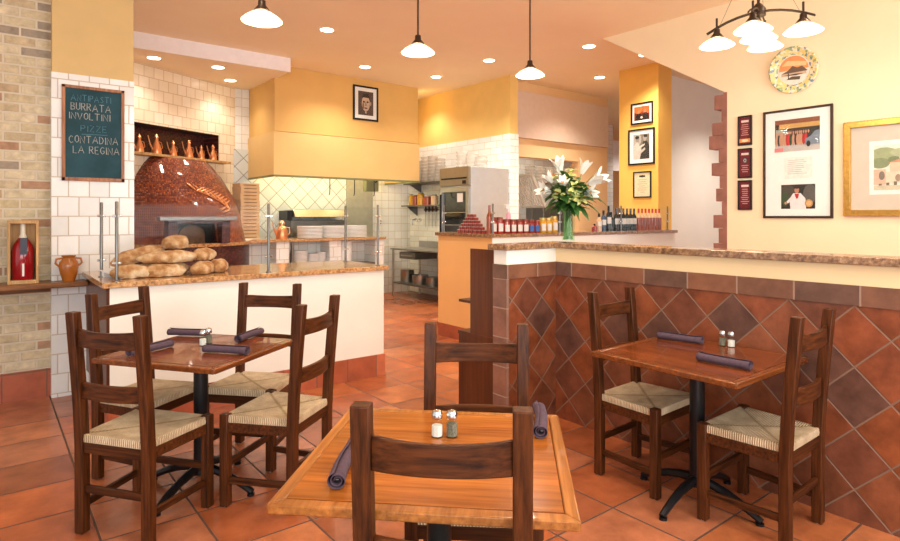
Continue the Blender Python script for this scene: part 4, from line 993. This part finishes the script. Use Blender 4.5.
def ell(x, z, rx, rz, n=14): return [(x + rx * math.cos(2*math.pi*i/n), z + rz * math.sin(2*math.pi*i/n)) for i in range(n)]
def inbox(x0, x1, z0, z1, shapes):   # unit shapes into a rectangle
    return [([(x0 + (x1 - x0) * min(1, max(0, x)), z0 + (z1 - z0) * min(1, max(0, z))) for x, z in pts], c) for pts, c in shapes]
RW = R(-90)
rg = random.Random(11)
crowd = [(rect(0, 1, 0, 1), (72, 50, 40)), (rect(0, 1, .86, 1), (140, 84, 60)), (rect(.1, 1, .72, .86), (206, 162, 96)), (rect(0, 1, 0, .26), (196, 190, 186)), (rect(.02, .2, .45, .7), (150, 168, 160)), (rect(.55, .95, .45, .7), (60, 56, 50))]
for k in range(16):
    x = .04 + .048 * k + rg.uniform(-.01, .01); c = rg.choice([(180, 44, 44), (200, 60, 60), (40, 36, 44), (60, 50, 60), (196, 150, 120), (50, 80, 60)])
    crowd += [(ell(x, .36, .035, .18), c), (ell(x, .58, .018, .05), (196, 146, 116))]
crowd += [([(.68, .22), (.7, .36), (.8, .42), (.9, .58), (1, .6), (1, .18), (.7, .18)], (120, 134, 150)), (ell(.76, .2, .045, .09), (40, 40, 44)), (rect(0, .2, 0, .12), (214, 130, 130))]
cook = [(rect(0, 1, 0, 1), (48, 46, 40)), (ell(.2, .7, .22, .3), (74, 70, 60)), (ell(.85, .6, .2, .4), (96, 92, 88)), (ell(.12, .4, .1, .3), (64, 84, 56)),
        ([(.28, 0), (.25, .4), (.36, .64), (.58, .64), (.72, .42), (.74, 0)], (232, 230, 232)), ([(.3, .5), (.16, .3), (.2, .22), (.36, .38)], (226, 224, 226)), (ell(.14, .24, .04, .06), (200, 148, 116)),
        (ell(.47, .77, .07, .13), (186, 130, 100)), (ell(.47, .88, .08, .06), (56, 40, 32)), ([(.40, .62), (.54, .62), (.5, .42), (.45, .42)], (190, 50, 50)), (ell(.82, .22, .12, .16), (196, 150, 90)), (ell(.82, .22, .08, .1), (222, 180, 120))]
lines = [(rect(0, 1, 0, 1), (240, 238, 230))] + [(rect(.12, .12 + rg.uniform(.5, .8), .85 - .09 * k, .87 - .09 * k), (170, 168, 172)) for k in range(8)]
frame('picture_frame', 'tall dark framed collage of two photographs and a letter on the cream wall', 'picture', (6.3, 2.458, 2.021), RW, .635, 1.085, .022, M['bronze'], M['paper'],
      [('photograph', inbox(-.205, .205, .12, .44, crowd)), ('letter', inbox(-.115, .14, -.15, .06, lines)), ('photograph', inbox(-.145, .165, -.45, -.21, cook))])
town = [(rect(0, 1, 0, 1), (226, 228, 214)), (ell(.1, .75, .16, .2), (158, 168, 128)), (ell(.3, .82, .14, .1), (176, 184, 146)), (ell(.06, .6, .1, .12), (134, 146, 108)), (ell(.2, .66, .06, .08), (122, 136, 98)), (ell(.75, .86, .2, .09), (186, 194, 160)),
        (rect(.16, .42, .4, .6), (228, 196, 168)), ([(.14, .6), (.44, .6), (.29, .7)], (204, 142, 114)), (rect(.5, .8, .42, .72), (236, 206, 148)), ([(.48, .72), (.82, .72), (.65, .82)], (200, 136, 108)),
        (rect(.0, 1, .16, .4), (226, 208, 184)), (rect(0, .12, .12, .46), (222, 184, 160)), (ell(.08, .32, .03, .1), (130, 118, 106)), (rect(0, 1, 0, .1), (206, 196, 170))]
for k in range(7): town.append((ell(.24 + .1 * k, .26, .028, .08), (166, 142, 120)))
for k in range(12): town.append((rect(.05 + .075 * k, .08 + .075 * k, .10, .14 + .02 * (k % 3)), (128, 110, 84)))
gf = frame('picture_frame', 'gold framed watercolour of a hill town at the right end of the cream wall', 'picture', (6.3, 1.44, 1.932), RW, 1.215, .865, .055, M['gold_leaf'], plain('taupe_mount', (212, 200, 184), .8, var=.02),
      [('white_border', [(rect(-.41, .41, -.24, .24), (244, 242, 236))]), ('watercolour', inbox(-.375, .375, -.20, .20, town))], depth=.04)
bd = MB()
for k in range(46): bd.ball((-.60 + k * 1.2 / 45, -.035, .427), .008, .01, .008, 6, 4); bd.ball((-.60 + k * 1.2 / 45, -.035, -.427), .008, .01, .008, 6, 4)
for k in range(30): bd.ball((-.602, -.035, -.42 + k * .84 / 29), .008, .01, .008, 6, 4); bd.ball((.602, -.035, -.42 + k * .84 / 29), .008, .01, .008, 6, 4)
bd.build('beaded_edge', M['gold_leaf'], gf)
for k, (z, lb) in enumerate(((2.40, 'top small dark plaque of three on the cream wall, with a glowing orange patch'), (2.056, 'middle small dark plaque of three on the cream wall, with a round emblem'), (1.72, 'bottom small dark plaque of three on the cream wall, plain text only'))):
    sh_ = [(rect(0, 1, 0, 1), (112, 26, 34))]
    sh_ += [(rect(.18, .82, .80, .88), (236, 214, 206))]
    n = 8
    for q_ in range(n):
        zz = .70 - .075 * q_
        if k == 1 and q_ < 4: continue
        if k == 0 and q_ > 5: continue
        wv = rg.uniform(.22, .38); sh_.append((rect(.5 - wv, .5 + wv, zz, zz + .028), (206, 150, 146)))
    if k == 1: sh_ += [(ell(.5, .6, .22, .12), (60, 50, 56)), (ell(.5, .6, .13, .07), (200, 190, 186)), (ell(.5, .6, .07, .04), (70, 56, 60))]
    if k == 0: sh_ += [(rect(.02, .98, .06, .2), (236, 150, 90)), (ell(.5, .13, .3, .05), (252, 220, 170))]
    frame('wall_plaque', lb, 'plaque', (6.3, 2.964, z), RW, .145, .312, .014, M['black'], M['black'], [('printed_card', inbox(-.06, .06, -.143, .143, sh_))], 'dark plaques on the cream wall')
# column pictures (facing -x)
two = [(rect(0, 1, 0, 1), (120, 40, 20)), (ell(.25, .8, .3, .3), (214, 110, 50)), (ell(.8, .75, .3, .3), (196, 90, 40)), ([(.1, 0), (.12, .4), (.3, .55), (.48, .4), (.5, 0)], (30, 22, 22)), ([(.5, 0), (.52, .42), (.7, .6), (.92, .42), (.95, 0)], (36, 26, 24)), (ell(.3, .62, .08, .14), (206, 130, 90)), (ell(.7, .66, .08, .14), (200, 120, 84)), (ell(.48, .2, .07, .08), (240, 220, 200))]
dance = [(rect(0, 1, 0, 1), (126, 118, 106)), (ell(.2, .8, .3, .3), (176, 170, 160)), ([(0, 0), (.02, .55), (.25, .72), (.5, .4), (.42, 0)], (206, 200, 190)), ([(.4, 0), (.5, .3), (.6, .7), (.85, .72), (1, .5), (1, 0)], (54, 50, 46)), (ell(.26, .8, .12, .12), (150, 140, 128)), (ell(.24, .88, .13, .07), (46, 42, 38)), (ell(.72, .84, .11, .12), (170, 160, 148)), (ell(.76, .92, .12, .06), (40, 36, 34)), ([(.2, .35), (.7, .55), (.72, .62), (.2, .48)], (214, 206, 196)), ([(.35, .15), (.75, .38), (.72, .46), (.3, .26)], (198, 190, 180))]
cert = [(rect(0, 1, 0, 1), (238, 222, 186)), (rect(.3, .7, .82, .9), (70, 60, 50)), (ell(.5, .86, .1, .05), (60, 52, 44))] + [(rect(.5 - w_, .5 + w_, .7 - .09 * i, .72 - .09 * i), (180, 160, 130)) for i, w_ in enumerate((.3, .25, .34, .2, .3, .28, .15))]
frame('picture_frame', 'dark framed warm photograph of two people, topmost on the yellow column', 'picture', (7.89, 5.27, 3.07), RW, .38, .325, .022, M['black'], M['paper'], [('photograph', inbox(-.135, .135, -.105, .105, two))], 'frames on the yellow column')
frame('picture_frame', 'dark framed black and white photograph of a couple, middle on the yellow column', 'picture', (7.89, 5.28, 2.56), RW, .46, .55, .025, M['black'], M['paper'], [('photograph', inbox(-.14, .14, -.19, .19, dance))], 'frames on the yellow column')
frame('picture_frame', 'thin dark framed certificate, lowest on the yellow column', 'picture', (7.89, 5.265, 1.98), RW, .31, .40, .018, M['black'], pc((240, 224, 190)), [('certificate', inbox(-.13, .13, -.175, .175, cert))], 'frames on the yellow column')
face = [(rect(0, 1, 0, 1), (92, 74, 62)), (ell(.5, .5, .27, .34), (206, 180, 156)), ([(.22, .62), (.3, .9), (.7, .92), (.8, .62), (.7, .74), (.3, .74)], (60, 46, 40)), (ell(.38, .56, .07, .04), (50, 38, 34)), (ell(.62, .56, .07, .04), (50, 38, 34)), ([(.47, .55), (.53, .55), (.57, .40), (.44, .40)], (160, 128, 108)), (ell(.5, .30, .12, .03), (110, 70, 62)), (ell(.82, .5, .05, .09), (180, 150, 130)), (ell(.33, .38, .06, .14), (140, 112, 96)), (ell(.5, .12, .05, .05), (196, 184, 170))]
frame('picture_frame', 'black framed portrait print of a face on the yellow hood', 'picture', (5.03, 8.698, 3.395), 0, .48, .58, .03, M['black'], M['paper'], [('portrait_print', inbox(-.145, .145, -.20, .20, face))])
# decorative plate on the right wall
pl = thing('decorative_plate', 'large round majolica plate with a landscape hanging on the cream wall', 'plate', (6.3, 2.478, 2.945), RW)
Mp = Matrix.Rotation(R(96), 4, 'X')
MB().lathe([(.222, .03), (.228, .055), (.218, .06), (.145, .036)], seg=48, cap=False, M=Mp).build('rim', M['majolica'], pl)
MB().lathe([(.10, .0), (.17, .012), (.228, .052), (.222, .028), (.13, -.004)], seg=48, M=Mp).build('body', M['white'], pl)
mb = MB(); land = [(ell(0, 0, .165, .165, 32), (244, 232, 218)), ([(x, z) for x, z in ell(0, 0, .155, .155, 32) if z > -.02], (238, 158, 96)), ([(-.12, .06), (.13, .03), (.14, .07), (-.06, .11)], (250, 206, 150)), ([(-.13, -.03), (-.06, .0), (-.01, .045), (.04, .02), (.09, .03), (.145, -.03)], (110, 88, 72)), (rect(-.13, .13, -.06, -.03), (206, 180, 150)), ([(-.11, -.05), (.02, -.045), (.11, -.055), (.02, -.065)], (84, 68, 56)), ([(-.08, -.10), (-.02, -.07), (.07, -.08), (.06, -.115)], (96, 84, 60)), (rect(-.06, -.05, -.1, -.03), (60, 50, 44))]
mats = []
for i, (pts, col) in enumerate(land):
    m_ = pc(col)
    if m_ not in mats: mats.append(m_)
    mb.mi = mats.index(m_); mb.add([Mp @ Vector((x * .88, z * .88, .038 + .0004 * i)) for x, z in pts], [tuple(range(len(pts)))])
mb.build('painted_landscape', mats, pl)

# ------------------------------------------------------------------ lamps
def lamp_light(loc, power, col=WARM, r=.05):
    l = bpy.data.lights.new('lamp_bulb', 'POINT'); l.energy = power; l.color = col; l.shadow_soft_size = r
    o = bpy.data.objects.new('lamp_bulb', l); C.objects.link(o); o.location = loc
def shade_parts(parent, x=0, y=0, z=0, tiltM=None, r=.126):
    Mt = Matrix.Translation((x, y, z)) @ (tiltM if tiltM is not None else Matrix.Identity(4))
    s = MB().lathe([(.03, .046), (.062, .036), (.10, .012), (r, -.012), (r - .004, -.015), (.097, .005), (.055, .028), (.03, .038)], seg=36, cap=False, M=Mt).build('lamp_shade', M['shade'], parent)
    MB().ball((0, 0, 0), .03, .03, .024, 12, 8, Mt).build('bulb', M['bulb'], s)
    MB().lathe([(.05, .05), (.045, .06), (.024, .085), (.022, .115), (.014, .12)], seg=16, M=Mt).build('socket', M['bronze'], parent)
for (x, y), lb in zip(((1.361, 3.637), (2.545, 3.622), (3.726, 3.608)), ('leftmost pendant lamp with a shallow glowing glass shade, cut by the top edge', 'middle pendant lamp with glowing glass shade hanging before the yellow hood', 'rightmost pendant lamp with glowing glass shade, nearest the chandelier')):
    p = thing('pendant_lamp', lb, 'lamp', (x, y, 2.735), 0, 'pendant lamps in a row')
    shade_parts(p); MB().tube([(0, 0, .11), (0, 0, 1.05)], .007, 8).build('rod', M['bronze'], p); MB().lathe([(.06, 1.065), (.06, 1.045), (.015, 1.02)], seg=20).build('canopy', M['bronze'], p)
    lamp_light((x, y, 2.70), 9)
ch = thing('chandelier', 'five-light bronze chandelier with curved crossing arms before the cream wall', 'chandelier', (4.495, 2.02, 2.82))
arms = [(-.073, .279), (-.236, -.068), (.265, .07), (.065, -.28)]
for x, y in arms:
    d = Vector((x, y, 0)).normalized(); sd = Vector((-d.y, d.x, 0)) * .012
    mb = MB()
    for s_ in (-1, 1):
        mb.tube([d * (.36 * u) + sd * s_ + Vector((0, 0, .19 - .10 * u ** 2)) for u in (0, .2, .4, .6, .8, 1)], .006, 6)
    mb.build('arm', M['bronze'], ch)
    shade_parts(ch, x, y, 0); MB().tube([(x, y, .1), (x, y, .2)], .008, 6).build('finial', M['bronze'], ch)
    MB().tube([d * .27 + Vector((0, 0, .13)), Vector((0, 0, .72))], .0012, 4).build('stay_wire', M['bronze'], ch)
    lamp_light((4.495 + x, 2.02 + y, 2.78), 7)
shade_parts(ch, 0, 0, .0); lamp_light((4.495, 2.02, 2.78), 7)
MB().lathe([(.05, .16), (.05, .21), (.02, .25)], seg=16).build('hub', M['bronze'], ch); MB().tube([(0, 0, .1), (0, 0, .98)], .011, 8).build('rod', M['bronze'], ch)
MB().lathe([(.07, .98), (.07, .96), (.02, .94)], seg=20).build('canopy', M['bronze'], ch)
CANS = [(3.316, 6.674, 3.8, 'recessed ceiling light nearest the left pendant lamp'), (4.601, 7.969, 3.8, 'recessed ceiling light above the framed portrait on the hood'), (5.855, 7.815, 3.8, 'recessed ceiling light above the right end of the hood'),
        (5.854, 6.505, 3.8, 'recessed ceiling light between the middle and right pendant lamps'), (6.433, 5.125, 3.8, 'recessed ceiling light right of the right pendant lamp'), (7.39, 4.9, 3.8, 'recessed ceiling light just before the yellow column'), (8.011, 6.163, 3.8, 'recessed ceiling light above the mauve bulkhead'),
        (1.758, 8.595, 3.6, 'leftmost recessed light in the lowered ceiling over the oven'), (2.58, 8.58, 3.6, 'middle recessed light in the lowered ceiling over the oven'), (2.981, 9.29, 3.6, 'recessed light nearest the hood in the lowered ceiling over the oven')]
def can_or_fill_lamp(x, y, z, power):  # serves the recessed lights and the added unseen fill lights
    l = bpy.data.lights.new('can_or_fill_spot', 'SPOT'); l.energy = power; l.color = WARM; l.spot_size = R(125); l.spot_blend = .8; l.shadow_soft_size = .07
    o = bpy.data.objects.new('can_or_fill_spot', l); C.objects.link(o); o.location = (x, y, z - .03)
rl0 = None
for x, y, z, lb in CANS:
    if rl0 is None:
        rl0 = thing('recessed_light', lb, 'ceiling light', (x, y, z), 0, 'recessed lights in the ceiling')
        MB().lathe([(.078, -.001), (.1, -.004), (.1, -.0005)], seg=28, cap=False).build('trim_ring', M['fascia'], rl0); MB().lathe([(.001, -.003), (.08, -.003), (.08, -.001)], seg=28).build('lens', M['lens'], rl0)
    else: dup(rl0, (x, y, z), 0, lb)
    can_or_fill_lamp(x, y, z, 26 if z < 3.7 else (45 if y > 7.5 else 150))
# unseen fill lights added to brighten the kitchen, pale wall and dining tables
for x, y, p_ in ((8.9, 8.0, 120), (13.5, 8.5, 150), (6.2, 8.9, 50), (9.8, 4.0, 220), (4.2, 8.0, 60), (.9, 3.0, 60), (1.4, .9, 70), (2.7, 1.9, 50), (2.2, -.4, 70), (4.9, 1.2, 60)): can_or_fill_lamp(x, y, 3.79, p_)
